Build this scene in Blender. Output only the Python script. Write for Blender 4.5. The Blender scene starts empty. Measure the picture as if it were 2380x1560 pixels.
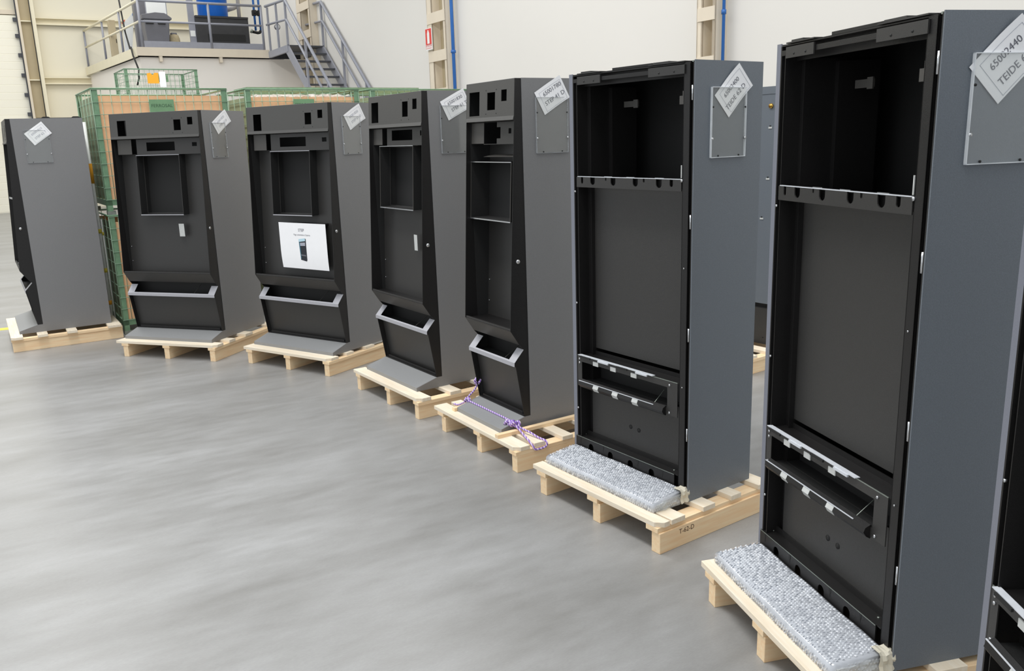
import bpy, math, random
from mathutils import Vector, Matrix
random.seed(7)
S = bpy.context.scene
C = S.collection
PI = math.pi

# ------------------------------------------------------------------ camera
PITCH, ROLL, FPX, EYE = 0.2318, -0.0330, 1950.4, 1.67
cam = bpy.data.cameras.new('camera'); camo = bpy.data.objects.new('camera', cam); C.objects.link(camo)
cam.sensor_fit = 'HORIZONTAL'; cam.sensor_width = 36.0; cam.lens = FPX * 36.0 / 2380.0
cam.clip_start = 0.05; cam.clip_end = 200
fw = Vector((0, math.cos(PITCH), -math.sin(PITCH))); up0 = Vector((0, math.sin(PITCH), math.cos(PITCH))); r0 = Vector((1, 0, 0))
rr = math.cos(ROLL) * r0 + math.sin(ROLL) * up0; uu = -math.sin(ROLL) * r0 + math.cos(ROLL) * up0
m = Matrix((rr, uu, -fw)).transposed().to_4x4(); m.translation = Vector((0, 0, EYE))
camo.matrix_world = m
S.camera = camo

# ------------------------------------------------------------------ light
w = bpy.data.worlds.new('world'); S.world = w; w.use_nodes = True
w.node_tree.nodes['Background'].inputs[0].default_value = (0.93, 0.97, 1.0, 1)
w.node_tree.nodes['Background'].inputs[1].default_value = 0.80
def area(name, loc, rot, sx, sy, power, col=(1, 1, 1)):
    l = bpy.data.lights.new(name, 'AREA'); l.shape = 'RECTANGLE'; l.size = sx; l.size_y = sy; l.energy = power; l.color = col
    o = bpy.data.objects.new(name, l); C.objects.link(o); o.location = loc; o.rotation_euler = rot
    return o
area('overhead_fill', (-4.0, 6.0, 8.2), (0, 0, math.radians(31)), 1.3, 16.0, 780, (1.0, 0.99, 0.97))  # added overhead strip light for soft top shading and crisp highlights
area('overhead_fill', (1.0, 9.0, 8.6), (0, 0, math.radians(31)), 2.0, 16.0, 300, (1.0, 0.99, 0.97))  # second added overhead light, for the same soft shading
area('overhead_fill', (-10.5, 21.0, 8.4), (0, 0, math.radians(31)), 8.0, 5.0, 300, (1.0, 0.96, 0.88))  # added fill light that brightens the back wall and door
S.view_settings.view_transform = 'Standard'; S.view_settings.look = 'None'
S.view_settings.gamma = 1; S.view_settings.use_curve_mapping = False
S.view_settings.exposure = 0.10

# ------------------------------------------------------------------ helpers
def lin(c):
    return tuple(((x / 255) / 12.92 if x / 255 <= 0.04045 else ((x / 255 + 0.055) / 1.055) ** 2.4) for x in c)
def mat(name, rgb, rough=0.5, metal=0.0, var=0.0, vscale=8.0, bump=0.0, bscale=200.0, spec=0.5, stretch=(1, 1, 1), col2=None):
    M = bpy.data.materials.new(name); M.use_nodes = True; nt = M.node_tree; b = nt.nodes['Principled BSDF']
    b.inputs['Roughness'].default_value = rough; b.inputs['Metallic'].default_value = metal
    b.inputs['Specular IOR Level'].default_value = spec
    c = lin(rgb)
    tc = nt.nodes.new('ShaderNodeTexCoord'); mp = nt.nodes.new('ShaderNodeMapping'); mp.inputs['Scale'].default_value = stretch
    nt.links.new(tc.outputs['Object'], mp.inputs['Vector'])
    n = nt.nodes.new('ShaderNodeTexNoise'); n.inputs['Scale'].default_value = vscale; n.inputs['Detail'].default_value = 6
    nt.links.new(mp.outputs['Vector'], n.inputs['Vector'])
    r = nt.nodes.new('ShaderNodeValToRGB')
    lo = tuple(x * (1 - var) for x in c) if col2 is None else lin(col2); hi = tuple(min(1, x * (1 + var)) for x in c)
    r.color_ramp.elements[0].position = 0.3; r.color_ramp.elements[1].position = 0.7
    r.color_ramp.elements[0].color = (*lo, 1); r.color_ramp.elements[1].color = (*hi, 1)
    nt.links.new(n.outputs['Fac'], r.inputs['Fac']); nt.links.new(r.outputs['Color'], b.inputs['Base Color'])
    if bump > 0:
        n2 = nt.nodes.new('ShaderNodeTexNoise'); n2.inputs['Scale'].default_value = bscale; n2.inputs['Detail'].default_value = 3
        nt.links.new(mp.outputs['Vector'], n2.inputs['Vector'])
        bp = nt.nodes.new('ShaderNodeBump'); bp.inputs['Strength'].default_value = bump; bp.inputs['Distance'].default_value = 0.002
        nt.links.new(n2.outputs['Fac'], bp.inputs['Height']); nt.links.new(bp.outputs['Normal'], b.inputs['Normal'])
    return M

MAT = {}
MAT['grey'] = mat('grey_powder_coat', (126, 126, 127), 0.42, 0, 0.05, 260, 0.25, 500)
MAT['grey_lit'] = mat('grey_coat_top_lit', (142, 143, 144), 0.42, 0, 0.04, 260, 0.25, 500)  # same paint as the sides, light from above put into the colour
MAT['blue_grey'] = mat('blue_grey_powder_coat', (106, 113, 121), 0.40, 0, 0.08, 260, 0.3, 500)
MAT['edge_lit'] = mat('edge_coat_lit', (124, 127, 138), 0.45, 0, 0.04, 200)  # side panel paint made lighter where the edge faces front, light in the colour
MAT['inner'] = mat('black_inner_panel', (54, 53, 52), 0.36, 0, 0.12, 260, 0.3, 500)
MAT['black'] = mat('black_powder_coat', (30, 29, 29), 0.36, 0, 0.15, 260, 0.3, 500, spec=0.4)
MAT['deep'] = mat('black_inner_coat', (42, 42, 42), 0.5, 0, 0.2, 300, 0.2, 500, spec=0.3)
MAT['hdr'] = mat('header_grey_coat', (76, 75, 73), 0.45, 0, 0.05, 260, 0.2, 500)
MAT['dgrey'] = mat('dark_grey_coat', (52, 51, 50), 0.42, 0, 0.08, 260, 0.2, 500)
MAT['plategrey'] = mat('inner_plate_coat', (72, 70, 67), 0.45, 0, 0.06, 260)
MAT['tray'] = mat('tray_coat_lit', (176, 176, 182), 0.4, 0, 0.03, 100)  # pale because the overhead reflection is put into the tray colour
MAT['strip'] = mat('white_zinc_strip', (214, 218, 224), 0.3, 0, 0.05, 40)
MAT['silver'] = mat('bright_steel', (205, 207, 210), 0.25, 0.9, 0.05, 40)
MAT['tab'] = mat('pale_tape', (200, 202, 200), 0.5, 0, 0.05, 60)
MAT['brass'] = mat('brass', (200, 160, 80), 0.25, 1.0, 0.1, 60)
MAT['paper'] = mat('white_paper', (252, 252, 254), 0.8, 0, 0.01, 20)
MAT['ink'] = mat('grey_ink', (108, 109, 118), 0.8)
MAT['palink'] = mat('pale_ink', (172, 174, 186), 0.8)
MAT['darkink'] = mat('dark_ink', (45, 48, 55), 0.8)
MAT['cyanink'] = mat('cyan_ink', (60, 120, 140), 0.8)
MAT['skyink'] = mat('sky_ink', (190, 222, 235), 0.8)
MAT['pen'] = mat('marker_ink', (88, 62, 45), 0.8)
def woodmat(name, a, b2, st):
    M = mat(name, a, 0.62, 0, 0.0, 5.0, 0.15, 60, 0.3, st, col2=b2)
    return M
MAT['wood_u'] = woodmat('pine_deck', (246, 235, 216), (238, 222, 196), (1.2, 14, 14))
MAT['wood_v'] = woodmat('pine_stringer', (252, 228, 190), (246, 210, 166), (14, 1.2, 14))
MAT['green'] = mat('green_cage_paint', (112, 146, 116), 0.45, 0.1, 0.12, 30)
MAT['wire'] = mat('pale_green_wire', (140, 166, 142), 0.45, 0.2, 0.08, 30)
MAT['greenpl'] = mat('green_nameplate', (112, 150, 112), 0.5, 0, 0.05, 20)
MAT['greenink'] = mat('dark_green_print', (52, 84, 58), 0.6)
MAT['galv'] = mat('galvanised_steel', (150, 158, 150), 0.4, 0.6, 0.15, 40)
MAT['card'] = mat('cardboard', (238, 190, 148), 0.8, 0, 0.06, 3, 0.2, 30, 0.2)
MAT['liner'] = mat('olive_liner_board', (150, 160, 128), 0.7, 0, 0.08, 4)
MAT['floor'] = None
MAT['wallw'] = mat('painted_white_wall', (226, 223, 217), 0.85, 0, 0.02, 0.35, 0.3, 6)
MAT['wallc'] = mat('cream_sheet_wall', (234, 228, 208), 0.7, 0, 0.02, 0.4)
MAT['wallp'] = mat('room_plaster', (244, 238, 230), 0.85, 0, 0.02, 0.6)
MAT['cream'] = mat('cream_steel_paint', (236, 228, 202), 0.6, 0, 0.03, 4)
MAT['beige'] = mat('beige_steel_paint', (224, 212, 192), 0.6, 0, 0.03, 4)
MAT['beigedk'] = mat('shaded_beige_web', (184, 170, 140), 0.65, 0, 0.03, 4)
MAT['greysteel'] = mat('grey_rail_paint', (150, 152, 162), 0.45, 0.1, 0.04, 10)
MAT['darksteel'] = mat('dark_grate', (74, 76, 82), 0.5, 0.2, 0.1, 20)
MAT['door'] = mat('ribbed_white_door', (250, 246, 230), 0.6, 0, 0.01, 2)
MAT['bluepipe'] = mat('blue_pipe_paint', (44, 104, 178), 0.35, 0, 0.04, 10)
MAT['bluetank'] = mat('blue_plastic', (24, 108, 210), 0.35, 0, 0.05, 3)
MAT['bin'] = mat('grey_plastic_bin', (112, 112, 118), 0.5, 0, 0.05, 6)
MAT['blackbox'] = mat('black_machine_paint', (52, 52, 54), 0.5, 0, 0.1, 10)
MAT['red'] = mat('red_sign', (222, 62, 54), 0.5, 0, 0.02, 10)
MAT['white'] = mat('white_enamel', (240, 242, 240), 0.5, 0, 0.01, 10)
MAT['orange'] = mat('orange_paper', (250, 176, 50), 0.8, 0, 0.03, 10)
MAT['yellow'] = mat('yellow_line_paint', (236, 216, 84), 0.7, 0, 0.06, 10)
MAT['sack'] = mat('jute_sack', (182, 168, 136), 0.9, 0, 0.08, 20)
MAT['tape'] = mat('masking_tape', (214, 208, 190), 0.5, 0, 0.04, 20)
MAT['pipegrey'] = mat('pale_pipe', (196, 190, 182), 0.5, 0, 0.05, 10)
MAT['rubber'] = mat('black_rubber', (30, 30, 30), 0.7)
# worn concrete floor
def floormat():
    M = bpy.data.materials.new('polished_concrete'); M.use_nodes = True; nt = M.node_tree; b = nt.nodes['Principled BSDF']
    tc = nt.nodes.new('ShaderNodeTexCoord'); mp = nt.nodes.new('ShaderNodeMapping'); mp.inputs['Scale'].default_value = (0.7, 2.2, 1); mp.inputs['Rotation'].default_value = (0, 0, 0.25)
    nt.links.new(tc.outputs['Object'], mp.inputs['Vector'])
    def noise(sc, det, rough=0.55):
        n = nt.nodes.new('ShaderNodeTexNoise'); n.inputs['Scale'].default_value = sc; n.inputs['Detail'].default_value = det; n.inputs['Roughness'].default_value = rough
        nt.links.new(mp.outputs['Vector'], n.inputs['Vector']); return n
    n1 = noise(1.1, 8); n2 = noise(7, 6); n3 = noise(90, 3)
    r = nt.nodes.new('ShaderNodeValToRGB'); e = r.color_ramp.elements
    e[0].position = 0.30; e[1].position = 0.72; e[0].color = (*lin((140, 139, 137)), 1); e[1].color = (*lin((166, 166, 166)), 1)
    nt.links.new(n1.outputs['Fac'], r.inputs['Fac'])
    r2 = nt.nodes.new('ShaderNodeValToRGB'); e = r2.color_ramp.elements
    e[0].position = 0.3; e[1].position = 0.65; e[0].color = (0.86, 0.855, 0.84, 1); e[1].color = (1, 1, 1, 1)
    nt.links.new(n2.outputs['Fac'], r2.inputs['Fac'])
    r3 = nt.nodes.new('ShaderNodeValToRGB'); e = r3.color_ramp.elements
    e[0].position = 0.25; e[1].position = 0.75; e[0].color = (0.93, 0.93, 0.93, 1); e[1].color = (1.05, 1.05, 1.05, 1)
    nt.links.new(n3.outputs['Fac'], r3.inputs['Fac'])
    m1 = nt.nodes.new('ShaderNodeMixRGB'); m1.blend_type = 'MULTIPLY'; m1.inputs['Fac'].default_value = 0.8
    nt.links.new(r.outputs['Color'], m1.inputs['Color1']); nt.links.new(r2.outputs['Color'], m1.inputs['Color2'])
    m2 = nt.nodes.new('ShaderNodeMixRGB'); m2.blend_type = 'MULTIPLY'; m2.inputs['Fac'].default_value = 1
    nt.links.new(m1.outputs['Color'], m2.inputs['Color1']); nt.links.new(r3.outputs['Color'], m2.inputs['Color2'])
    nt.links.new(m2.outputs['Color'], b.inputs['Base Color'])
    mr = nt.nodes.new('ShaderNodeMapRange'); mr.inputs['To Min'].default_value = 0.26; mr.inputs['To Max'].default_value = 0.42
    nt.links.new(n2.outputs['Fac'], mr.inputs['Value']); nt.links.new(mr.outputs['Result'], b.inputs['Roughness'])
    b.inputs['Specular IOR Level'].default_value = 0.45
    return M
MAT['floor'] = floormat()
# clear acrylic and bubble film
def clearmat(name, rgb, fac, rough=0.12):
    M = bpy.data.materials.new(name); M.use_nodes = True; nt = M.node_tree; b = nt.nodes['Principled BSDF']; out = nt.nodes['Material Output']
    b.inputs['Base Color'].default_value = (*lin(rgb), 1); b.inputs['Roughness'].default_value = rough
    tr = nt.nodes.new('ShaderNodeBsdfTransparent'); mx = nt.nodes.new('ShaderNodeMixShader')
    n = nt.nodes.new('ShaderNodeTexNoise'); n.inputs['Scale'].default_value = 9; n.inputs['Distortion'].default_value = 1.0
    tc = nt.nodes.new('ShaderNodeTexCoord'); nt.links.new(tc.outputs['Object'], n.inputs['Vector'])
    mr = nt.nodes.new('ShaderNodeMapRange'); mr.inputs['From Min'].default_value = 0.3; mr.inputs['From Max'].default_value = 0.7
    mr.inputs['To Min'].default_value = fac * 0.75; mr.inputs['To Max'].default_value = min(1, fac * 1.25)
    nt.links.new(n.outputs['Fac'], mr.inputs['Value']); nt.links.new(mr.outputs['Result'], mx.inputs['Fac'])
    nt.links.new(tr.outputs[0], mx.inputs[1]); nt.links.new(b.outputs[0], mx.inputs[2]); nt.links.new(mx.outputs[0], out.inputs['Surface'])
    return M
def glassy(name, tint, base, fmul, rough):
    M = bpy.data.materials.new(name); M.use_nodes = True; nt = M.node_tree; out = nt.nodes['Material Output']; nt.nodes.remove(nt.nodes['Principled BSDF'])
    tr = nt.nodes.new('ShaderNodeBsdfTransparent'); tr.inputs[0].default_value = (*tint, 1)
    gl = nt.nodes.new('ShaderNodeBsdfGlossy'); gl.inputs['Roughness'].default_value = rough
    fr = nt.nodes.new('ShaderNodeLayerWeight'); fr.inputs['Blend'].default_value = 0.25
    n = nt.nodes.new('ShaderNodeTexNoise'); n.inputs['Scale'].default_value = 7; n.inputs['Distortion'].default_value = 1.5
    tc = nt.nodes.new('ShaderNodeTexCoord'); nt.links.new(tc.outputs['Object'], n.inputs['Vector'])
    mr = nt.nodes.new('ShaderNodeMapRange'); mr.inputs['To Min'].default_value = rough; mr.inputs['To Max'].default_value = rough * 3
    nt.links.new(n.outputs['Fac'], mr.inputs['Value']); nt.links.new(mr.outputs['Result'], gl.inputs['Roughness'])
    ma = nt.nodes.new('ShaderNodeMath'); ma.operation = 'MULTIPLY_ADD'; ma.inputs[1].default_value = fmul; ma.inputs[2].default_value = base
    nt.links.new(fr.outputs['Facing'], ma.inputs[0])
    mx = nt.nodes.new('ShaderNodeMixShader'); nt.links.new(ma.outputs[0], mx.inputs['Fac'])
    nt.links.new(tr.outputs[0], mx.inputs[1]); nt.links.new(gl.outputs[0], mx.inputs[2]); nt.links.new(mx.outputs[0], out.inputs['Surface'])
    return M
MAT['acrylic'] = glassy('clear_acrylic', (0.985, 0.99, 0.985), 0.05, 0.12, 0.04)
MAT['acrylic_edge'] = clearmat('acrylic_edge', (240, 244, 248), 0.9, 0.2)
MAT['soft_edge'] = clearmat('soft_acrylic_edge', (190, 194, 198), 0.45, 0.2)
MAT['film'] = clearmat('bubble_film', (206, 210, 217), 0.92, 0.10)
MAT['film'].node_tree.nodes['Principled BSDF'].inputs['Coat Weight'].default_value = 1.0
MAT['film'].node_tree.nodes['Principled BSDF'].inputs['Coat Roughness'].default_value = 0.06
MAT['dome'] = clearmat('bubble_domes', (232, 236, 243), 0.92, 0.06)
MAT['dome'].node_tree.nodes['Principled BSDF'].inputs['Coat Weight'].default_value = 1.0
MAT['wrap'] = clearmat('stretch_film', (215, 220, 220), 0.35, 0.12)
# twisted two tone rope
def ropemat():
    M = mat('purple_rope', (146, 112, 190), 0.8); nt = M.node_tree; b = nt.nodes['Principled BSDF']
    tc = nt.nodes.new('ShaderNodeTexCoord'); wv = nt.nodes.new('ShaderNodeTexWave'); wv.inputs['Scale'].default_value = 28; wv.bands_direction = 'DIAGONAL'
    nt.links.new(tc.outputs['Object'], wv.inputs['Vector'])
    r = nt.nodes.new('ShaderNodeValToRGB'); r.color_ramp.interpolation = 'CONSTANT'; r.color_ramp.elements[1].position = 0.62
    r.color_ramp.elements[0].color = (*lin((142, 106, 192)), 1); r.color_ramp.elements[1].color = (*lin((226, 212, 236)), 1)
    nt.links.new(wv.outputs['Fac'], r.inputs['Fac']); nt.links.new(r.outputs['Color'], b.inputs['Base Color'])
    return M
MAT['rope'] = ropemat()

class MB:
    def __init__(s): s.v = []; s.f = []; s.sm = []
    def add(s, vs, fs, smooth=False):
        o = len(s.v); s.v += [tuple(v) for v in vs]; s.f += [tuple(i + o for i in f) for f in fs]; s.sm += [smooth] * len(fs); return s
    def box(s, x0, x1, y0, y1, z0, z1, fn=None):
        vs = [(x, y, z) for z in (z0, z1) for y in (y0, y1) for x in (x0, x1)]
        if fn: vs = [fn(*v) for v in vs]
        return s.add(vs, [(0, 2, 3, 1), (4, 5, 7, 6), (0, 1, 5, 4), (2, 6, 7, 3), (0, 4, 6, 2), (1, 3, 7, 5)])
    def prism_x(s, pts, x0, x1):      # pts (y,z)
        n = len(pts); vs = [(x0, y, z) for y, z in pts] + [(x1, y, z) for y, z in pts]
        fs = [tuple(range(n)), tuple(range(2 * n - 1, n - 1, -1))] + [(i, i + n, (i + 1) % n + n, (i + 1) % n) for i in range(n)]
        return s.add(vs, fs)
    def prism_y(s, pts, y0, y1):      # pts (x,z)
        n = len(pts); vs = [(x, y0, z) for x, z in pts] + [(x, y1, z) for x, z in pts]
        fs = [tuple(range(n)), tuple(range(2 * n - 1, n - 1, -1))] + [(i, i + n, (i + 1) % n + n, (i + 1) % n) for i in range(n)]
        return s.add(vs, fs)
    def prism_z(s, pts, z0, z1):
        n = len(pts); vs = [(x, y, z0) for x, y in pts] + [(x, y, z1) for x, y in pts]
        fs = [tuple(range(n - 1, -1, -1)), tuple(range(n, 2 * n))] + [(i, (i + 1) % n, (i + 1) % n + n, i + n) for i in range(n)]
        return s.add(vs, fs)
    def tube(s, pts, r, n=8, closed=False):
        P = [Vector(p) for p in pts]; k = len(P); vs = []; prev = None
        for i, p in enumerate(P):
            if closed: t = P[(i + 1) % k] - P[i - 1]
            else: t = P[min(i + 1, k - 1)] - P[max(i - 1, 0)]
            t.normalize()
            if prev is None: a = t.orthogonal().normalized()
            else:
                a = prev - t * prev.dot(t)
                a = a.normalized() if a.length > 1e-6 else t.orthogonal().normalized()
            prev = a; b = t.cross(a)
            vs += [tuple(p + r * (math.cos(2 * PI * j / n) * a + math.sin(2 * PI * j / n) * b)) for j in range(n)]
        fs = []
        for i in range(k if closed else k - 1):
            i2 = (i + 1) % k
            fs += [(i * n + j, i * n + (j + 1) % n, i2 * n + (j + 1) % n, i2 * n + j) for j in range(n)]
        if not closed: fs += [tuple(range(n - 1, -1, -1)), tuple(range((k - 1) * n, k * n))]
        return s.add(vs, fs, True)
    def disc(s, c, axis, r, h, n=10):
        a = Vector(axis).normalized(); c = Vector(c); return s.tube([c, c + a * h], r, n)
    def plate(s, x0, x1, z0, z1, y0, y1, holes=(), fn=None):
        xs = sorted({x0, x1, *[h[0] for h in holes], *[h[1] for h in holes]}); zs = sorted({z0, z1, *[h[2] for h in holes], *[h[3] for h in holes]})
        def solid(i, j):
            if i < 0 or j < 0 or i >= len(xs) - 1 or j >= len(zs) - 1: return False
            cx = (xs[i] + xs[i + 1]) / 2; cz = (zs[j] + zs[j + 1]) / 2
            return not any(h[0] < cx < h[1] and h[2] < cz < h[3] for h in holes)
        for i in range(len(xs) - 1):
            for j in range(len(zs) - 1):
                if not solid(i, j): continue
                a, b, c, d = xs[i], xs[i + 1], zs[j], zs[j + 1]
                q = [[(a, y0, c), (b, y0, c), (b, y0, d), (a, y0, d)], [(b, y1, c), (a, y1, c), (a, y1, d), (b, y1, d)]]
                if not solid(i - 1, j): q.append([(a, y1, c), (a, y0, c), (a, y0, d), (a, y1, d)])
                if not solid(i + 1, j): q.append([(b, y0, c), (b, y1, c), (b, y1, d), (b, y0, d)])
                if not solid(i, j - 1): q.append([(a, y1, c), (b, y1, c), (b, y0, c), (a, y0, c)])
                if not solid(i, j + 1): q.append([(a, y0, d), (b, y0, d), (b, y1, d), (a, y1, d)])
                for k in q:
                    if fn: k = [fn(*v) for v in k]
                    s.add(k, [(0, 1, 2, 3)])
        return s
    def build(s, name, material, parent=None, stuff=False, bevel=0):
        me = bpy.data.meshes.new(name); me.from_pydata(s.v, [], s.f); me.update()
        me.polygons.foreach_set('use_smooth', s.sm)
        import bmesh
        bm = bmesh.new(); bm.from_mesh(me); bmesh.ops.remove_doubles(bm, verts=bm.verts, dist=1e-5)
        bmesh.ops.recalc_face_normals(bm, faces=bm.faces); bm.to_mesh(me); bm.free()
        me.materials.append(MAT[material] if isinstance(material, str) else material)
        o = bpy.data.objects.new(name, me); C.objects.link(o)
        if parent: o.parent = parent
        if stuff: o['kind'] = 'stuff'
        if bevel:
            b = o.modifiers.new('bevel', 'BEVEL'); b.width = bevel; b.segments = 2; b.limit_method = 'ANGLE'; b.angle_limit = 0.6
        return o
def tag(o, label=None, cat=None, group=None, kind=None):
    if label: o['label'] = label
    if cat: o['category'] = cat
    if group: o['group'] = group
    if kind: o['kind'] = kind
    return o
def empty(name, loc=(0, 0, 0), rz=0, label=None, cat=None, group=None):
    o = bpy.data.objects.new(name, None); C.objects.link(o); o.location = loc; o.rotation_euler = (0, 0, rz); o.empty_display_size = 0.1
    return tag(o, label, cat, group)
def copy_tree(o, parent=None):
    c = o.copy(); C.objects.link(c); c.parent = parent
    for ch in list(o.children): copy_tree(ch, c)
    return c
def text(name, s, size, material, parent, M, align='CENTER'):
    cu = bpy.data.curves.new(name, 'FONT'); cu.body = s; cu.size = size; cu.align_x = align; cu.align_y = 'CENTER'; cu.resolution_u = 3
    t = bpy.data.objects.new(name, cu); C.objects.link(t)
    me = bpy.data.meshes.new_from_object(t.evaluated_get(bpy.context.evaluated_depsgraph_get()))
    bpy.data.objects.remove(t); me.transform(M); me.materials.clear(); me.materials.append(MAT[material])
    o = bpy.data.objects.new(name, me); C.objects.link(o); o.parent = parent
    return o
def frame(origin, xdir, ydir):
    x = Vector(xdir).normalized(); y = Vector(ydir); y = (y - x * y.dot(x)).normalized(); z = x.cross(y)
    M = Matrix((x, y, z)).transposed().to_4x4(); M.translation = Vector(origin); return M

# ------------------------------------------------------------------ the setting (hall axes a, b turned by 31 degrees)
PSI = math.radians(31)
def H(a, b, z=0): return Vector((a * math.cos(PSI) - b * math.sin(PSI), a * math.sin(PSI) + b * math.cos(PSI), z))
def hall_empty(name, a, b, z=0, label=None, cat=None, group=None):
    return empty(name, H(a, b, z), PSI, label, cat, group)
def sbuild(mb, name, material, parent=None, kind='structure'):
    o = mb.build(name, material, parent)
    if parent is None: o.rotation_euler = (0, 0, PSI); o['kind'] = kind
    return o
AW, BW = 7.63, 28.87
fl = sbuild(MB().box(-14, AW + 0.3, -6, BW + 0.3, -0.2, 0), 'floor', 'floor')
bk = sbuild(MB().box(-14, AW + 0.3, BW, BW + 0.25, 0, 9), 'wall_back', 'wallc')
sbuild(MB().box(AW, AW + 0.25, -6, BW, 0, 9), 'wall_right', 'wallw')
for z0, z1 in ((5.25, 5.45), (3.61, 3.81), (1.9, 2.1), (7.0, 7.2)):
    for a0, a1 in ((1.34, 1.40), (1.72, AW - 0.02)):
        mb = MB(); mb.box(a0, a1, BW - 0.16, BW, z1 - 0.03, z1); mb.box(a0, a1, BW - 0.03, BW, z0, z1); mb.box(a0, a1, BW - 0.16, BW, z0, z0 + 0.03)
        o = mb.build('girt', 'cream', bk)
# door
dr = MB().box(-3.0, 1.25, BW - 0.10, BW - 0.03, 0, 5.46)
dr = sbuild(dr, 'door_1', 'door')
for i in range(26):
    z = 0.02 + i * 0.21
    MB().prism_x([(BW - 0.10, z), (BW - 0.106, z + 0.008), (BW - 0.106, z + 0.200), (BW - 0.10, z + 0.208)], -3.0, 1.25).build('door_slat', 'door', dr)
lint = sbuild(MB().box(-3.0, 1.25, BW - 0.12, BW, 5.50, 5.62), 'trim_1', 'beige')
trk = sbuild(MB().box(1.27, 1.30, BW - 0.22, BW, 0, 7.5).box(1.245, 1.27, BW - 0.22, BW - 0.19, 0, 7.5), 'trim_2', 'darksteel')
for z in (5.36, 4.92, 4.40, 3.85, 3.31, 2.77, 2.2, 1.7):
    MB().box(1.16, 1.28, BW - 0.2, BW - 0.12, z - 0.05, z + 0.05).build('roller_bracket', 'darksteel', trk)
# H column by the door
col = hall_empty('steel_column', 1.5, BW - 0.2, 0, 'cream steel column beside the tall white ribbed door on the back wall', 'column')
MB().box(-0.22, -0.16, -0.12, 0.16, 0, 8.9).build('flange', 'beige', col)
MB().box(0.12, 0.22, -0.14, 0.18, 0, 8.9).build('flange', 'cream', col)
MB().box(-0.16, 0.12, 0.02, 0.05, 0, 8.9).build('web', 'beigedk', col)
for z in (5.3, 3.7, 2.0): MB().box(-0.16, 0.12, -0.10, 0.02, z, z + 0.03).build('stiffener', 'cream', col)
MB().tube([(0.11, -0.16, 0), (0.11, -0.16, 8.9)], 0.012, 6).build('cable', 'rubber', col)
# control box
cb = hall_empty('control_box', 0.75, BW - 0.2, 2.15, 'beige electrical box at left edge in front of white ribbed door', 'electrical box')
MB().box(-0.25, 0.20, -0.1, 0.06, -0.33, 0.33).build('housing', 'beige', cb, bevel=0.01)
MB().box(0.10, 0.12, -0.105, -0.1, -0.2, 0.12).build('slot', 'rubber', cb)

# lattice columns against the right wall (front at a = AW-0.22)
def lattice(b0, b1, zs, label, zref):
    t = hall_empty('lattice_column', AW, (b0 + b1) / 2, 0, label, 'column', None)
    hw = abs(b0 - b1) / 2; d = 0.2; cw = hw * 0.55 if hw > 0.3 else hw * 0.62
    # two chords
    for s0, s1, nm in ((hw - cw, hw, 'chord'), (-hw, -hw + cw * 0.45, 'chord')):
        mb = MB(); mb.box(-d, -d + 0.02, s0, s1, 0, 8.9); mb.box(-d, 0, s1 - 0.02, s1, 0, 8.9); mb.box(-d, 0, s0, s0 + 0.02, 0, 8.9)
        mb.build(nm, 'beige', t)
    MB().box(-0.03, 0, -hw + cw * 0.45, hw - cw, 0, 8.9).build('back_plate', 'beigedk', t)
    for z in zs: MB().box(-d - 0.012, -d, -hw, hw - 0.02, z, z + zref).build('batten_plate', 'beige', t)
    return t
lattice(15.10, 14.36, [3.78 + 0.68 * k for k in range(-5, 7)], 'beige lattice steel column carrying the red fire sign', 0.19)
lattice(7.86, 7.56, [2.93 + 0.55 * k for k in range(-5, 10)], 'beige lattice steel column behind the cabinet with bubble wrap, right of the fire sign column', 0.15)
lattice(22.75, 21.75, [5.0 + 0.68 * k for k in range(-7, 5)], 'beige lattice steel column behind the top of the grey stairs', 0.19)
for b, r, lab, bz in ((14.24, 0.032, 'blue pipe running up beside the fire sign column', 3.2), (7.50, 0.019, 'blue pipe running up beside the column behind the second cabinet from the right', 2.98)):
    p = hall_empty('blue_pipe', AW - 0.12, b, 0, lab, 'pipe')
    MB().tube([(0, 0, 0), (0, 0, 8.9)], r, 12).build('tube', 'bluepipe', p)
    for z in (bz - 2, bz - 1, bz, bz + 1.2): MB().tube([(0, 0, z), (0, 0, z + 0.05)], r * 1.5, 12).build('collar', 'bluepipe', p)
# fire extinguisher sign on the column
fs = hall_empty('fire_sign', AW - 0.235, 14.98, 3.52, 'red and white fire extinguisher sign on beige column', 'sign')
Mx = Matrix.Rotation(-PI / 2, 4, 'Z')
def hb(y0, y1, z0, z1, x0, x1): return MB().box(x0, x1, y0, y1, z0, z1)
hb(-0.13, 0.13, -0.20, 0.19, -0.008, 0.010).build('plate', 'white', fs)
hb(-0.12, 0.12, -0.10, 0.18, -0.012, -0.008).build('red_field', 'red', fs)
MB().prism_x([(-0.045, -0.085), (0.045, -0.085), (0.045, 0.10), (0.02, 0.135), (0.02, 0.155), (-0.02, 0.155), (-0.02, 0.135), (-0.045, 0.10)], -0.015, -0.012).build('extinguisher_symbol', 'white', fs)
text('caption', 'EXTINTOR', 0.052, 'red', fs, frame((-0.0125, 0, -0.125), (0, -1, 0), (0, 0, 1)))
text('caption', 'DE INCENDIOS', 0.036, 'red', fs, frame((-0.0125, 0, -0.168), (0, -1, 0), (0, 0, 1)))

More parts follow.
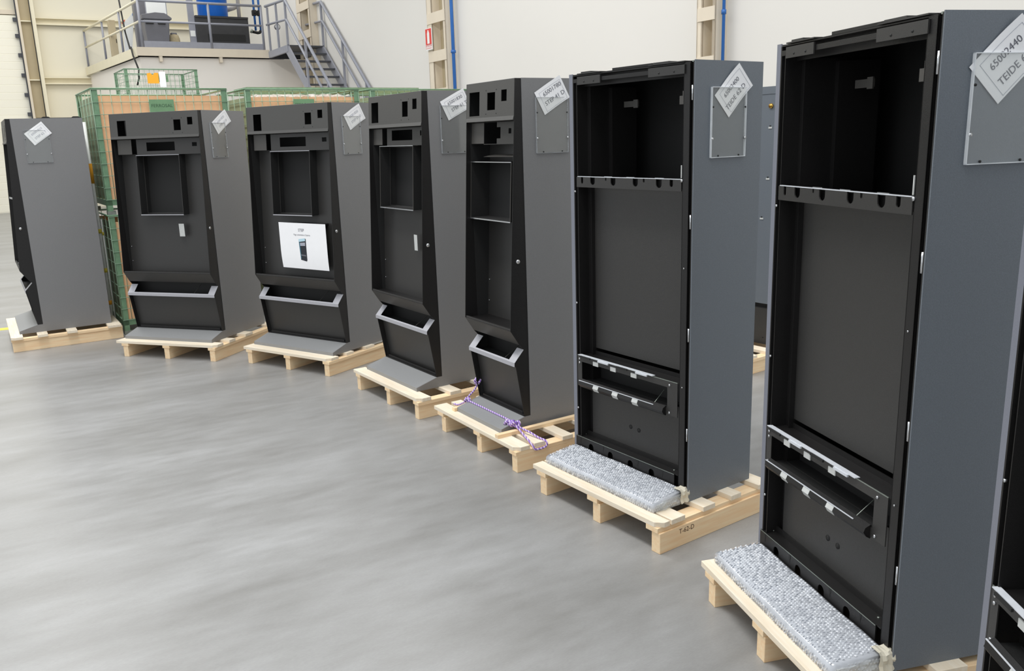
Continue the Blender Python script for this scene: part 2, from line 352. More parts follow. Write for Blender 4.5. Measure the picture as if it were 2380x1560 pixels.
# enclosed room under the platform and the platform
def L(a, b): return (a, b)
room = sbuild(MB().prism_z([(3.52, 23.03), (AW, 23.03), (AW, BW), (2.95, BW)], 0, 3.87), 'wall_left', 'wallp')
pf = empty('raised_platform', (0, 0, 0), PSI, 'beige steel platform raised over a plastered room at the back', 'platform')
MB().prism_z([(3.44, 22.925), (6.64, 22.925), (6.64, 23.3), (AW - 0.22, 23.3), (AW - 0.22, BW - 0.17), (2.89, BW - 0.17)], 3.98, 4.08).build('deck', 'greysteel', pf)
MB().box(3.44, 6.66, 22.90, 22.925, 3.89, 4.09).build('fascia', 'beige', pf)
MB().prism_z([(3.44, 22.90), (3.46, 22.92), (2.89, BW - 0.02), (2.86, BW - 0.02)], 3.87, 4.09).build('fascia', 'cream', pf)
MB().box(3.64, 6.56, 22.95, 22.97, 4.09, 4.24).build('toe_board', 'greysteel', pf)
for a in (3.98, 5.42): MB().box(a - 0.035, a + 0.035, 22.91, 23.03, 3.76, 3.89).build('bracket', 'beige', pf)
rl = empty('platform_railing', (0, 0, 0), PSI, 'grey tubular guard rail along the front edge of the platform', 'railing')
for a in (3.60, 5.235, 6.555): MB().tube([(a, 22.96, 4.09), (a, 22.96, 5.17)], 0.032, 8).build('post', 'greysteel', rl)
MB().tube([(3.60, 22.96, 5.17), (6.57, 22.96, 5.17)], 0.032, 8).build('top_rail', 'greysteel', rl)
MB().tube([(3.60, 22.96, 4.69), (6.57, 22.96, 4.69)], 0.026, 8).build('middle_rail', 'greysteel', rl)
rl2 = empty('platform_railing', (0, 0, 0), PSI, 'cream tubular guard rail along the left side of the platform', 'railing')
def sd(t): return (3.58 + (2.94 - 3.58) * t, 22.96 + (BW - 0.1 - 22.96) * t)
for t in (0.30, 0.62, 1.0): MB().tube([(*sd(t), 4.08), (*sd(t), 5.12)], 0.028, 8).build('post', 'greysteel', rl2)
MB().tube([(*sd(0), 5.15), (*sd(1), 5.12)], 0.032, 8).build('top_rail', 'cream', rl2)
MB().tube([(*sd(0), 4.68), (*sd(1), 4.66)], 0.028, 8).build('middle_rail', 'cream', rl2)
# things on the platform
Z0 = 4.08
t = hall_empty('wheeled_bin', 4.08, 23.75, Z0, 'large grey plastic wheeled bin standing on the platform', 'bin')
MB().add([(x * k, y * k, z) for z, k in ((0.05, 0.82), (0.74, 1.0)) for x, y in ((-0.3, -0.28), (0.3, -0.28), (0.3, 0.28), (-0.3, 0.28))], [(3, 2, 1, 0), (4, 5, 6, 7), (0, 1, 5, 4), (1, 2, 6, 5), (2, 3, 7, 6), (3, 0, 4, 7)]).build('body', 'bin', t, bevel=0.02)
MB().prism_y([(-0.34, 0.74), (0.36, 0.74), (0.36, 0.78), (0.28, 0.84), (0.2, 0.89), (-0.02, 0.9), (-0.34, 0.84)], -0.3, 0.3).build('lid', 'bin', t, bevel=0.01)
for x in (-0.16, 0.12): MB().box(x - 0.1, x + 0.08, -0.30, -0.28, 0.62, 0.66).build('grip', 'rubber', t)
for x in (-0.2, 0.2): MB().tube([(x - 0.02, 0.2, 0.05), (x + 0.03, 0.2, 0.05)], 0.05, 10).build('wheel', 'rubber', t)
t = hall_empty('jute_sack', 4.50, 23.75, Z0, 'beige sack with dark tied neck beside the grey wheeled bin', 'sack')
prof = [(0.0, 0.10), (0.03, 0.14), (0.15, 0.145), (0.32, 0.135), (0.40, 0.11), (0.44, 0.05)]
mb = MB(); n = 14
vs = [(r * math.cos(2 * PI * j / n) * 1.0, r * 0.8 * math.sin(2 * PI * j / n), z) for z, r in prof for j in range(n)]
mb.add(vs, [(i * n + j, i * n + (j + 1) % n, (i + 1) * n + (j + 1) % n, (i + 1) * n + j) for i in range(len(prof) - 1) for j in range(n)] + [tuple(range(n - 1, -1, -1)), tuple(range((len(prof) - 1) * n, len(prof) * n))], True).build('bag', 'sack', t)
MB().box(-0.08, 0.07, -0.06, 0.05, 0.41, 0.46).build('neck', 'bin', t, bevel=0.015)
t = hall_empty('machine_cabinet', 5.72, 23.85, Z0 + 0.0, 'low wide black machine cabinet on the platform under the blue tank', 'machine')
MB().box(-0.68, 0.66, -0.25, 0.6, 0.22, 0.84).build('housing', 'blackbox', t, bevel=0.01)
MB().box(-0.68, 0.66, -0.27, 0.62, 0.84, 0.89).build('lid', 'blackbox', t)
for x in (-0.6, 0.58): MB().box(x - 0.05, x + 0.05, -0.2, 0.5, 0.0, 0.22).build('leg', 'blackbox', t)
MB().box(-0.4, 0.55, -0.26, -0.25, 0.28, 0.45).build('vent_panel', 'rubber', t)
t = hall_empty('plastic_tank', 5.62, 24.15, Z0 + 0.89, 'bright blue plastic tank standing on the black machine cabinet', 'tank')
mb = MB(); n = 24; prof = [(0.0, 0.36), (0.03, 0.38), (0.5, 0.38), (0.52, 0.40), (0.55, 0.38), (1.1, 0.38), (1.2, 0.30)]
vs = [(r * math.cos(2 * PI * j / n), r * math.sin(2 * PI * j / n), z) for z, r in prof for j in range(n)]
mb.add(vs, [(i * n + j, i * n + (j + 1) % n, (i + 1) * n + (j + 1) % n, (i + 1) * n + j) for i in range(len(prof) - 1) for j in range(n)] + [tuple(range(n - 1, -1, -1)), tuple(range((len(prof) - 1) * n, len(prof) * n))], True).build('drum', 'bluetank', t)
MB().tube([(0, 0, 1.2), (0, 0, 1.26)], 0.1, 16).build('cap', 'bluetank', t)
t = hall_empty('grey_post', 4.96, 23.7, Z0, 'upright grey steel post with a small white label, left of the blue tank', 'post')
MB().box(-0.075, 0.075, -0.04, 0.04, 0, 2.2).build('shaft', 'greysteel', t)
MB().box(-0.065, 0.055, -0.047, -0.04, 0.38, 0.52).build('label_plate', 'white', t)
t = hall_empty('notice_board', 4.26, 24.4, Z0, 'blank bright white board hanging behind the grey wheeled bin', 'board')
MB().box(-0.24, 0.24, -0.02, 0.02, 1.0, 1.5).build('panel', 'white', t)
MB().box(-0.26, -0.24, -0.02, 0.02, 0, 1.5).box(0.24, 0.26, -0.02, 0.02, 0, 1.5).build('frame', 'greysteel', t)
t = hall_empty('switch_cabinet', 4.0, 24.9, Z0, 'grey steel switch cabinet behind the wheeled bin', 'cabinet')
MB().box(-0.22, 0.22, -0.15, 0.15, 0.0, 1.7).build('body', 'bin', t, bevel=0.01)
MB().box(0.16, 0.17, -0.156, -0.15, 0.7, 0.8).build('handle', 'rubber', t)
for sx, lab in ((6.78, 'blue water pipe with black valve, left one of the pair above the platform'), (6.92, 'blue water pipe with black valve, right one of the pair above the platform')):
    p = hall_empty('water_pipe', sx, 24.4, 0, lab, 'pipe')
    MB().tube([(0, 0, 4.75), (0, 0, 6.4)], 0.03, 10).build('tube', 'bluepipe', p)
    MB().box(-0.06, 0.06, -0.06, 0.06, 5.13, 5.28).build('valve', 'rubber', p, bevel=0.02)
    MB().tube([(0, 0, 5.2), (0, -0.12, 5.2)], 0.018, 8).build('valve_stem', 'rubber', p)
p = hall_empty('drain_elbow', 6.78, 24.4, 0, 'dark blue curved elbow joining the two water pipes', 'pipe')
MB().tube([(-0.1, 0.0, 4.72), (0.05, 0, 4.69), (0.1, 0, 4.70), (0.14, 0, 4.75)], 0.04, 10).build('elbow', 'rubber', p)
MB().tube([(-0.14, 0, 4.74), (-0.1, 0, 4.72)], 0.055, 10).build('flange', 'galv', p)
p = hall_empty('grey_duct', 6.42, 24.6, 0, 'pale vertical pipe end hanging right of the blue tank', 'pipe')
MB().tube([(0, 0, 5.05), (0, 0, 6.4)], 0.05, 12).build('tube', 'pipegrey', p)
MB().tube([(-0.3, 0.1, 5.30), (-0.12, 0.1, 5.36), (0, 0.05, 5.42)], 0.07, 10).build('branch', 'pipegrey', p)
p = hall_empty('pressure_gauge', 7.33, 24.2, 0, 'round pressure gauge on the pipework by the stair landing', 'gauge')
MB().tube([(0, 0, 4.84), (0, 0.05, 4.84)], 0.08, 16).build('bezel', 'bin', p)
MB().tube([(0, -0.01, 4.84), (0, 0, 4.84)], 0.06, 16).build('dial', 'white', p)
MB().tube([(0, 0.03, 4.2), (0, 0.03, 4.8)], 0.02, 8).build('stem', 'galv', p)
p = hall_empty('white_board', 3.62, 25.4, Z0, 'white leaning panel beside the left railing of the platform', 'panel')
MB().prism_y([(-0.10, 0.0), (0.06, 0.0), (0.24, 1.1), (0.22, 1.14), (-0.06, 0.84)], -0.02, 0.02).build('sheet', 'white', p)
MB().prism_y([(-0.09, 0.86), (0.0, 0.96), (0.0, 0.93), (-0.07, 0.84)], -0.035, -0.02).build('red_edge', 'red', p)
MB().box(0.20, 0.30, -0.03, 0.03, 1.06, 1.12).build('blue_clip', 'bluepipe', p)
p = hall_empty('grey_locker', 3.36, 25.9, Z0, 'grey-beige narrow locker behind the left railing of the platform', 'locker')
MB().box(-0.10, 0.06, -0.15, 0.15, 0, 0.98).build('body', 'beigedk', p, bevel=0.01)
MB().box(0.03, 0.045, -0.16, -0.15, 0.4, 0.5).build('handle', 'rubber', p)
p = empty('hose', (0, 0, 0), PSI, 'black hose hanging down from the platform corner', 'hose')
MB().tube([(3.42, 24.6, 5.5), (3.45, 24.4, 4.6), (3.44, 23.9, 4.15), (3.38, 23.3, 4.12), (3.36, 23.0, 3.9), (3.42, 22.8, 3.55), (3.40, 22.82, 3.35), (3.36, 22.9, 3.2)], 0.02, 8).build('tube', 'rubber', p)

# ------------------------------------------------------------------ stairs
st = empty('staircase', (0, 0, 0), PSI, 'grey steel staircase coming down from the platform along the white wall', 'staircase')
A0, A1, B0, ZL, SL = 6.65, 7.58, 21.27, 4.05, 0.79
MB().box(A0, A1, B0, 22.92, ZL - 0.03, ZL).build('landing_deck', 'darksteel', st)
MB().box(A0 - 0.01, A0 + 0.05, B0 - 0.02, 22.92, ZL - 0.16, ZL).build('landing_beam', 'greysteel', st)
MB().box(A0, A1, 22.88, 22.92, ZL - 0.18, ZL).build('landing_beam', 'darksteel', st)
MB().box(A1 - 0.05, A1, B0, 22.92, ZL - 0.16, ZL).build('landing_beam', 'greysteel', st)
BE = B0 - ZL / SL
for a in (A0, A1 - 0.04):
    MB().prism_x([(B0, ZL), (B0 + 0.18, ZL - 0.16), (BE + 0.1, 0), (BE - 0.12, 0)], a, a + 0.04).build('stringer', 'greysteel', st)
k = 1
while ZL - 0.2 * k > 0.1:
    z = ZL - 0.2 * k; b = B0 - (0.2 * k) / SL
    MB().box(A0 + 0.04, A1 - 0.04, b, b + 0.24, z - 0.035, z).build('tread', 'darksteel', st); k += 1
def rz(b, h): return ZL + h - SL * (B0 - b)
for a, lb in ((A0 + 0.01, 0), (A1 - 0.02, 1)):
    for h, r, nm in ((1.03, 0.036, 'handrail'), (0.58, 0.03, 'middle_rail')):
        MB().tube([(a, 22.9, ZL + h + 0.08), (a, B0 - 0.05, ZL + h), (a, 16.9, rz(16.9, h))], r, 8).build(nm, 'greysteel', st)
    for b in (22.75, 22.0, B0 - 0.02, 19.95, 18.62, 17.3):
        zt = min(ZL + 1.04, rz(b, 1.03)) if b < B0 else ZL + 1.06
        zb = ZL if b >= B0 - 0.05 else rz(b, -0.05)
        MB().box(a - 0.022, a + 0.022, b - 0.03, b + 0.03, zb, zt).build('post', 'greysteel', st)
# floor marking
ym = MB().add([(-0.1 + x, y, 0.0008) for x, y in ((-0.9, -0.34), (-0.9, -0.20), (0.9, 0.62), (0.9, 0.48))], [(0, 1, 2, 3)])
o = ym.build('floor_marking', 'yellow', None); o.location = (-5.6, 7.60, 0.0); tag(o, 'yellow painted line on the floor at left edge', 'floor marking')

# ------------------------------------------------------------------ green wire cages
def wires(mb, o, ux, L_, Hh, nx, nz, r=0.0035):
    o = Vector(o); ux = Vector(ux); uz = Vector((0, 0, 1)); nrm = ux.cross(uz)
    for i in range(nx + 1):
        p = o + ux * (L_ * i / nx); mb.tube([p, p + uz * Hh], r, 4)
    for j in range(nz + 1):
        p = o + uz * (Hh * j / nz) + nrm * (2 * r); mb.tube([p, p + ux * L_], r, 4)
def make_cage(W, D, Hh, z0, parent_loc, rz_, label, group, nx=15, sign=True):
    t = empty('wire_cage', (parent_loc[0], parent_loc[1], z0), rz_, label, 'cage', group)
    h0 = 0.14
    for (x, y) in ((0, 0), (W, 0), (W, D), (0, D)):
        sx = 1 if x == 0 else -1; sy = 1 if y == 0 else -1
        mb = MB(); mb.box(min(x, x + sx * 0.05), max(x, x + sx * 0.05), min(y, y + sy * 0.006), max(y, y + sy * 0.006), 0.04, Hh - 0.01)
        mb.box(min(x, x + sx * 0.006), max(x, x + sx * 0.006), min(y, y + sy * 0.05), max(y, y + sy * 0.05), 0.04, Hh - 0.01)
        mb.build('corner_post', 'green', t)
        MB().box(min(x, x + sx * 0.07), max(x, x + sx * 0.07), min(y, y + sy * 0.07), max(y, y + sy * 0.07), 0.0, 0.04).build('foot', 'galv', t)
    MB().box(0, W, 0, 0.035, h0 - 0.05, h0).box(0, W, D - 0.035, D, h0 - 0.05, h0).box(0, 0.035, 0.035, D - 0.035, h0 - 0.05, h0).box(W - 0.035, W, 0.035, D - 0.035, h0 - 0.05, h0).build('base_frame', 'green', t)
    MB().box(0.035, W - 0.035, 0.035, D - 0.035, h0 - 0.02, h0 - 0.005).build('base_tray', 'green', t)
    mb = MB()
    for o_, u_, l_, n_ in (((0, 0, h0), (1, 0, 0), W, nx), ((0, D, h0), (1, 0, 0), W, nx), ((0, 0, h0), (0, 1, 0), D, 5), ((W, 0, h0), (0, 1, 0), D, 5)):
        wires(mb, o_, u_, l_, Hh - h0 - 0.01, n_, 9)
    mb.build('wire_mesh', 'wire', t, stuff=True)
    mb = MB()
    for p, q in (((0, 0), (W, 0)), ((W, 0), (W, D)), ((W, D), (0, D)), ((0, D), (0, 0))):
        mb.tube([(*p, Hh), (*q, Hh)], 0.007, 6)
    mb.build('top_rail', 'green', t)
    if sign:
        sp = MB().box(W * 0.40, W * 0.40 + 0.21, -0.014, -0.008, Hh - 0.205, Hh - 0.095).build('name_plate', 'greenpl', t)
        text('plate_text', 'FERROSAL', 0.040, 'greenink', sp, frame((W * 0.40 + 0.105, -0.0146, Hh - 0.15), (1, 0, 0), (0, 0, 1)))
    return t
RC = math.radians(33)
def CG(u, v): return (-3.584 + u * math.cos(RC) - v * math.sin(RC), 7.60 + u * math.sin(RC) + v * math.cos(RC))
cw, cd, ch = 1.16, 1.0, 1.10
places = [(0.0, 'behind the second kiosk from the left'), (1.335, 'behind the gap between the third and fourth kiosks'), (2.63, 'behind the narrowest kiosk')]
for i, (u, wh) in enumerate(places):
    for lv in (0, 1):
        make_cage(cw, cd, ch, lv * ch, CG(u, 0), RC, ('upper' if lv else 'lower') + ' green wire mesh cage ' + wh, 'green wire cages in two levels')
        bx = CG(u, 0); mb = MB(); x0, x1, y0, y1 = 0.02, cw - 0.02, 0.02, cd - 0.02; tk = 0.008; z0, z1 = 0.145, ch - (0.06 if i == 0 else 0.075)
        b_ = empty('cardboard_box', (bx[0], bx[1], lv * ch), RC, 'cardboard box in the ' + ('upper' if lv else 'lower') + ' cage ' + wh, 'box', 'cardboard boxes lining the green cages')
        MB().box(x0, x1, y0, y0 + tk, z0, z1).build('front_panel', 'card', b_)
        MB().box(x0, x1, y1 - tk, y1, z0, z1).build('back_panel', 'card', b_)
        MB().box(x0, x0 + tk, y0 + tk, y1 - tk, z0, z1).build('side_panel', 'liner', b_)
        MB().box(x1 - tk, x1, y0 + tk, y1 - tk, z0, z1).build('side_panel', 'card', b_)
        MB().box(x0, x1, y0, y1, z0 - 0.004, z0).build('base_panel', 'card', b_)
        mb = MB(); mb.box(x0 + tk, x1 - tk, y0 + tk, y1 - tk, z1 - 0.14, z1 - 0.12); mb.build('inner_lid', 'card', b_)
# lid panels lying on the second and third cages
g = empty('green_lid', (*CG(1.50, 0.5), 2 * ch + 0.005), RC, 'green painted flat steel frame lying on top of the cages', 'lid')
mb = MB(); mb.box(0, 1.95, 0, 0.05, 0.0, 0.045); mb.box(0, 1.95, 0.40, 0.45, 0.0, 0.045); mb.box(0, 0.05, 0.05, 0.40, 0.0, 0.045); mb.box(1.90, 1.95, 0.05, 0.40, 0.0, 0.045)
mb.build('rim', 'green', g)
for x in (0.6, 1.25): MB().box(x, x + 0.05, 0.05, 0.40, 0.002, 0.04).build('cross_bar', 'green', g)
# crumpled clear film on the middle carton
fm = MB(); nx, ny = 26, 8
vs = []
for j in range(ny + 1):
    for i in range(nx + 1):
        vs.append((i * 1.0 / nx, j * 0.30 / ny, 0.016 + 0.035 * random.random() * (1 if 0 < j < ny else 0.3)))
fm.add(vs, [(j * (nx + 1) + i, j * (nx + 1) + i + 1, (j + 1) * (nx + 1) + i + 1, (j + 1) * (nx + 1) + i) for j in range(ny) for i in range(nx)])
o = fm.build('plastic_film', 'wrap'); o.location = (*CG(1.42, 0.04), 2 * ch - 0.085); o.rotation_euler = (0, 0, RC)
tag(o, 'crumpled clear plastic film lying on the carton in the middle upper cage', 'film')
# the far stack of three cages
fx, fy = (-6.22, 14.45)
for lv in range(3):
    make_cage(1.16, 1.0, 0.99, lv * 0.99, (fx, fy), RC, ('bottom', 'middle', 'top')[lv] + ' cage of the far three-high stack in front of the plastered room', 'far stack of green cages')
fn_ = lambda x: (fx + x * math.cos(RC), fy + x * math.sin(RC))
o = MB().prism_y([(0, 0), (0.18, 0), (0.18, 0.17), (0.12, 0.17), (0.09, 0.13), (0.05, 0.17), (0, 0.16)], -0.004, 0).build('orange_paper', 'orange'); o.location = (*fn_(0.34), 2.74)
o.location.x += 0.02 * math.sin(RC); o.location.y -= 0.02 * math.cos(RC); o.rotation_euler = (0, 0, RC); tag(o, 'orange paper sheet hooked on the far top cage', 'paper')
o = MB().box(0, 0.10, -0.004, 0, 0, 0.25).build('white_paper', 'paper'); o.location = (*fn_(0.53), 2.68)
o.location.x += 0.024 * math.sin(RC); o.location.y -= 0.024 * math.cos(RC); o.rotation_euler = (0, 0, RC); tag(o, 'white paper strip right of the orange paper on the far top cage', 'paper')
# striped poles beside the left cage
def pole(x, y, z0, z1, r, bands, label, dx=0.0):
    t = empty('striped_pole', (x, y, z0), 0, label, 'pole')
    MB().tube([(0, 0, 0), (dx, 0, z1 - z0)], r, 10).build('shaft', 'white', t)
    for a, b, c in bands:
        f = lambda z: (dx * (z - z0) / (z1 - z0), 0, z - z0)
        MB().tube([f(a), f(b)], r * 1.15, 10).build('band', c, t)
    MB().box(-0.015, 0.015, -0.03, 0.03, 0, 0.012).build('foot_plate', 'darksteel', t)
pole(-3.828, 7.90, 0.0, 1.93, 0.017, [(0.92, 0.96, 'yellow'), (0.55, 0.59, 'yellow'), (1.38, 1.56, 'orange'), (0.24, 0.28, 'orange')], 'white pole with yellow and orange bands between the leftmost kiosk and the green cages', 0.0)
pole(-3.797, 7.90, 0.0, 1.05, 0.007, [(0.90, 0.93, 'yellow')], 'short thin white pole with a yellow band close to the green cages', 0.0)

# ------------------------------------------------------------------ pallets
def pallet(x, y, yaw, uL, uR, st_c, vF, vB, decks, label, planks=None, chamfer=True, mark=None):
    t = empty('wooden_pallet', (x, y, 0), yaw, label, 'pallet', 'new pine pallets under the cabinets')
    for c in st_c:
        s = MB().box(c - 0.024, c + 0.024, vF + 0.005, vB, 0, 0.090).build('stringer', 'wood_v', t, bevel=0.002)
        if mark and c == st_c[-1]:
            text('marker_writing', mark, 0.030, 'pen', s, frame((c + 0.0246, vF + 0.16, 0.066), (0, 1, 0), (0, 0, 1)))
    for c in (planks or st_c):
        MB().box(c - 0.034, c + 0.034, vF, vB, 0.090, 0.112).build('plank', 'wood_v', t, bevel=0.0015)
    for k, (a, b) in enumerate(decks):
        if k == 0 and chamfer: mb = MB().prism_z([(uL, a), (uR - 0.03, a), (uR, a + 0.03), (uR, b), (uL, b)], 0.112, 0.134)
        else: mb = MB().box(uL + random.uniform(-.006, .006), uR + random.uniform(-.006, .006), a, b, 0.112, 0.134)
        mb.build('deck_board', 'wood_u', t, bevel=0.0015)
    return t

def side_paper(t, xx, corners, lines, label, rot=None):
    """sheet held in the pocket; corners (v,z) L,T,R,B on the plane u = xx, seen from outside"""
    return corners

def pocket(t, xx, v0, v1, z0, z1):
    """clear document pocket screwed to the right side panel"""
    p = MB().box(xx + 0.006, xx + 0.008, v0, v1, z0, z1).build('document_pocket', 'acrylic', t); p['label'] = 'clear acrylic document pocket screwed to the side panel'
    r = 0.0012; mb = MB()
    for a, b in (((v0, z0), (v1, z0)), ((v1, z0), (v1, z1)), ((v0, z1), (v1, z1)), ((v0, z0), (v0, z1))):
        mb.box(xx, xx + 0.009, min(a[0], b[0]) - r, max(a[0], b[0]) + r, min(a[1], b[1]) - r, max(a[1], b[1]) + r)
    mb.build('pocket_rim', 'acrylic_edge' if xx > 0.74 and xx < 0.75 else 'soft_edge', p)
    zs = z0 + (z1 - z0) * 0.27
    for v in (v0 + 0.004, v1 - 0.004): MB().disc((xx + 0.004, v, zs), (1, 0, 0), 0.005, 0.007, 8).build('screw', 'silver', p)
    for v, z in ((v0 + 0.04, z0 + 0.006), (v1 - 0.04, z0 + 0.006), (v0 + 0.006, z1 - 0.075), (v1 - 0.006, z1 - 0.075)):
        MB().disc((xx + 0.007, v, z), (1, 0, 0), 0.0035, 0.003, 8).build('rivet', 'rubber', p)

def sheet(loc, yaw, xx, Lc, Tc, Bc, lines, label, curl=0.008, ink='ink', frame_line=True, bow=0.5):
    """A4 note stuck in a pocket: built in its cabinet's axes, resting between pocket and panel"""
    L_ = Vector((0, Lc[0], Lc[1])); ex = Vector((0, Tc[0], Tc[1])) - L_; ey = L_ - Vector((0, Bc[0], Bc[1])); W_ = ex.length; H_ = ey.length; ex.normalize(); ey.normalize()
    t = empty('paper_note', loc, yaw, label, 'paper')
    def P(a, b, off=0.0):   # a to the right 0..W, b down 0..H
        q = L_ + ex * a - ey * b
        zoff = 0.0035 + curl * max(0, (a / W_) * 1.2 - 0.55) ** 2 * 3
        return (xx + zoff + off, q.y, q.z)
    n = 8; mb = MB(); vs = [P(W_ * i / n, H_ * j / n) for j in range(n + 1) for i in range(n + 1)] + [P(W_ * i / n, H_ * j / n, -0.0006) for j in range(n + 1) for i in range(n + 1)]
    N = (n + 1) ** 2; fs = []
    for j in range(n):
        for i in range(n):
            a = j * (n + 1) + i; fs += [(a, a + 1, a + n + 2, a + n + 1), (a + N, a + n + 1 + N, a + n + 2 + N, a + 1 + N)]
    mb.add(vs, fs, True).build('sheet', 'paper', t)
    off = 0.0009
    for s, fx_, fy_, size in lines:
        cu = bpy.data.curves.new('printed_text', 'FONT'); cu.body = s; cu.size = size; cu.align_x = 'CENTER'; cu.align_y = 'CENTER'; cu.resolution_u = 3
        to = bpy.data.objects.new('printed_text', cu); C.objects.link(to)
        me = bpy.data.meshes.new_from_object(to.evaluated_get(bpy.context.evaluated_depsgraph_get())); bpy.data.objects.remove(to)
        for vtx in me.vertices: vtx.co = Vector(P(fx_ * W_ + vtx.co.x, fy_ * H_ - vtx.co.y, off))
        me.materials.clear(); me.materials.append(MAT[ink]); o = bpy.data.objects.new('printed_text', me); C.objects.link(o); o.parent = t
    if frame_line:
        mb = MB(); e = 0.0006
        def seg(a0, b0, a1, b1):
            mb.add([P(a0 - e, b0 - e, off * .8), P(a1 + e, b0 - e, off * .8), P(a1 + e, b1 + e, off * .8), P(a0 - e, b1 + e, off * .8)], [(0, 1, 2, 3)])
        a0, a1, b0, b1 = 0.13 * W_, 0.93 * W_, 0.14 * H_, 0.95 * H_
        for k in range(6):
            f0, f1 = k / 6, (k + 1) / 6
            seg(a0 + (a1 - a0) * f0, b0, a0 + (a1 - a0) * f1, b0)
            seg(a0 + (a1 - a0) * f0, b1, a0 + (a1 - a0) * f1, b1)
        seg(a0, b0, a0, b1); seg(a1, b0, a1, b1)
        mb.build('printed_border', 'palink', t)
    return t

# ------------------------------------------------------------------ sloping front kiosks
HS, DS, ZP = 1.822, 0.546, 0.134
D0, DK, ZK = 0.036, 0.110, 0.548
def vf(z): return -(D0 + (DK - D0) * (HS - z) / (HS - ZK))   # front face line
def kiosk(x, y, yaw, W, spec, label):
    t = empty('kiosk_cabinet', (x, y, ZP), yaw, label, 'kiosk')
    # black chassis sides
    prof = [(0.0, 0.0654), (-0.0386, 0.0654), (-0.0865, 0.366), (-0.033, 0.438), (-0.057, 0.466), (-0.110, 0.548), (-0.036, HS - 0.002), (0.0, HS - 0.002)]
    for x0 in (0.001, W - 0.004): MB().prism_x(prof, x0, x0 + 0.003).build('chassis_side', 'black', t)
    # grey cladding with the stepped out foot
    cl = [(-0.1883, 0), (-0.1883, 0.024), (-0.0386, 0.0652), (0.0, 0.0652), (0.0, HS), (DS, HS), (DS, 0)]
    for x0 in (-0.002, W - 0.002): MB().prism_x(cl, x0, x0 + 0.004).build('side_panel', 'grey', t)
    for x0 in (0.0045, W - 0.0065): MB().box(x0, x0 + 0.002, -0.03, DS - 0.01, 0.03, HS - 0.02).build('inner_side', 'deep', t)
    MB().box(0.002, W - 0.002, DS - 0.004, DS - 0.0005, 0.002, HS - 0.004).build('back_panel', 'grey', t)
    MB().box(0.002, W - 0.002, -D0, DS - 0.004, HS - 0.006, HS - 0.001).build('top_panel', 'grey_lit', t)
    MB().box(0.002, W - 0.002, -0.186, DS - 0.004, 0.0, 0.004).build('bottom_panel', 'black', t)
    # foot
    MB().prism_x([(-0.1883, 0), (-0.1883, 0.0245), (-0.0386, 0.0665), (-0.0386, 0.0625), (-0.1855, 0.021), (-0.1855, 0)], 0.002, W - 0.002).build('foot_cover', 'grey_lit', t, bevel=0.001)
    # header
    holes = [(a, b, c, d) for a, b, c, d in spec['header']]
    MB().plate(0.004, W - 0.004, 1.640, HS - 0.002, 0, 0.003, holes, lambda X, Y, Z: (X, vf(Z) + Y, Z)).build('header_panel', 'hdr', t)
    MB().prism_x([(vf(1.640), 1.642), (vf(1.622) - 0.006, 1.622), (vf(1.622) + 0.05, 1.618), (vf(1.622) + 0.05, 1.621), (vf(1.64) + 0.003, 1.640)], 0.004, W - 0.004).build('header_lip', 'hdr', t)
    for a, b, c, d in holes[1:2]:
        for X, Z in ((a - 0.012, d + 0.012), (b + 0.012, d + 0.012), (a - 0.012, c - 0.018), (b + 0.012, c - 0.018)):
            MB().disc((X, vf(Z) - 0.001, Z), (0, 1, 0), 0.003, 0.002, 8).build('screw', 'rubber', t)
    a, b, c, d = holes[0]
    MB().box(a + 0.035, a + 0.055, vf(c) + 0.05, vf(c) + 0.06, c - 0.01, d).build('inner_bracket', 'dgrey', t)
    # compartment behind the header and deep back
    MB().plate(0.006, W - 0.006, 1.45, HS - 0.01, 0.17, 0.173).build('compartment_back', 'deep', t)
    # plates below the header
    for k, (a, b, c, d, hs) in enumerate(spec['plates']):
        MB().plate(a, b, c, d, 0.030, 0.033, hs, lambda X, Y, Z: (X, vf(Z) + Y, Z)).build('module_plate', 'plategrey' if k == 0 else 'dgrey', t)
    for a, b, c, d in spec.get('shelves', []):
        MB().prism_x([(vf(c) + 0.03, c), (vf(c) + 0.10, d), (vf(c) + 0.103, d), (vf(c) + 0.033, c - 0.002)], a, b).build('module_shelf', 'plategrey', t)
    # screen frame box
    a, b, c, d = spec['screen']; y0 = lambda Z: vf(Z) + 0.030; th = 0.003; dep = 0.12
    sf = MB()
    F = lambda X, Y, Z: (X, vf(Z) + 0.030 + Y, Z)
    sf.box(a, a + th, 0, dep, c, d, F); sf.box(b - th, b, 0, dep, c, d, F); sf.box(a, b, 0, dep, d - th, d, F); sf.box(a, b, 0, dep, c, c + th, F)
    sfo = sf.build('screen_frame', 'deep', t)
    sb = MB(); e = 0.004
    sb.box(a - 0.001, b + 0.001, -0.003, 0.001, c - e, c + 0.002, F); sb.box(a - 0.001, b + 0.001, -0.003, 0.001, d - 0.002, d + 0.002, F)
    sb.build('frame_edge', 'silver' if spec.get('shiny') else 'tray', sfo)
    sb = MB(); sb.box(a - 0.001, a + 0.003, -0.002, 0.001, c, d, F); sb.box(b - 0.003, b + 0.001, -0.002, 0.001, c, d, F)
    sb.build('frame_edge', 'dgrey' if not spec.get('shiny') else 'plategrey', sfo)
    MB().box(a + th, b - th, dep - 0.003, dep, c + th, d - th, F).build('screen_back', 'rubber', sfo)
    # wide back panel of the main opening
    rec = 0.15 if W < 0.6 else 0.10
    MB().plate(0.006, W - 0.006, ZK, 1.50, rec, rec + 0.003, [(a + 0.01, b - 0.01, c + 0.01, d - 0.01)], lambda X, Y, Z: (X, vf(Z) + Y, Z)).build('inner_panel', 'inner', t)
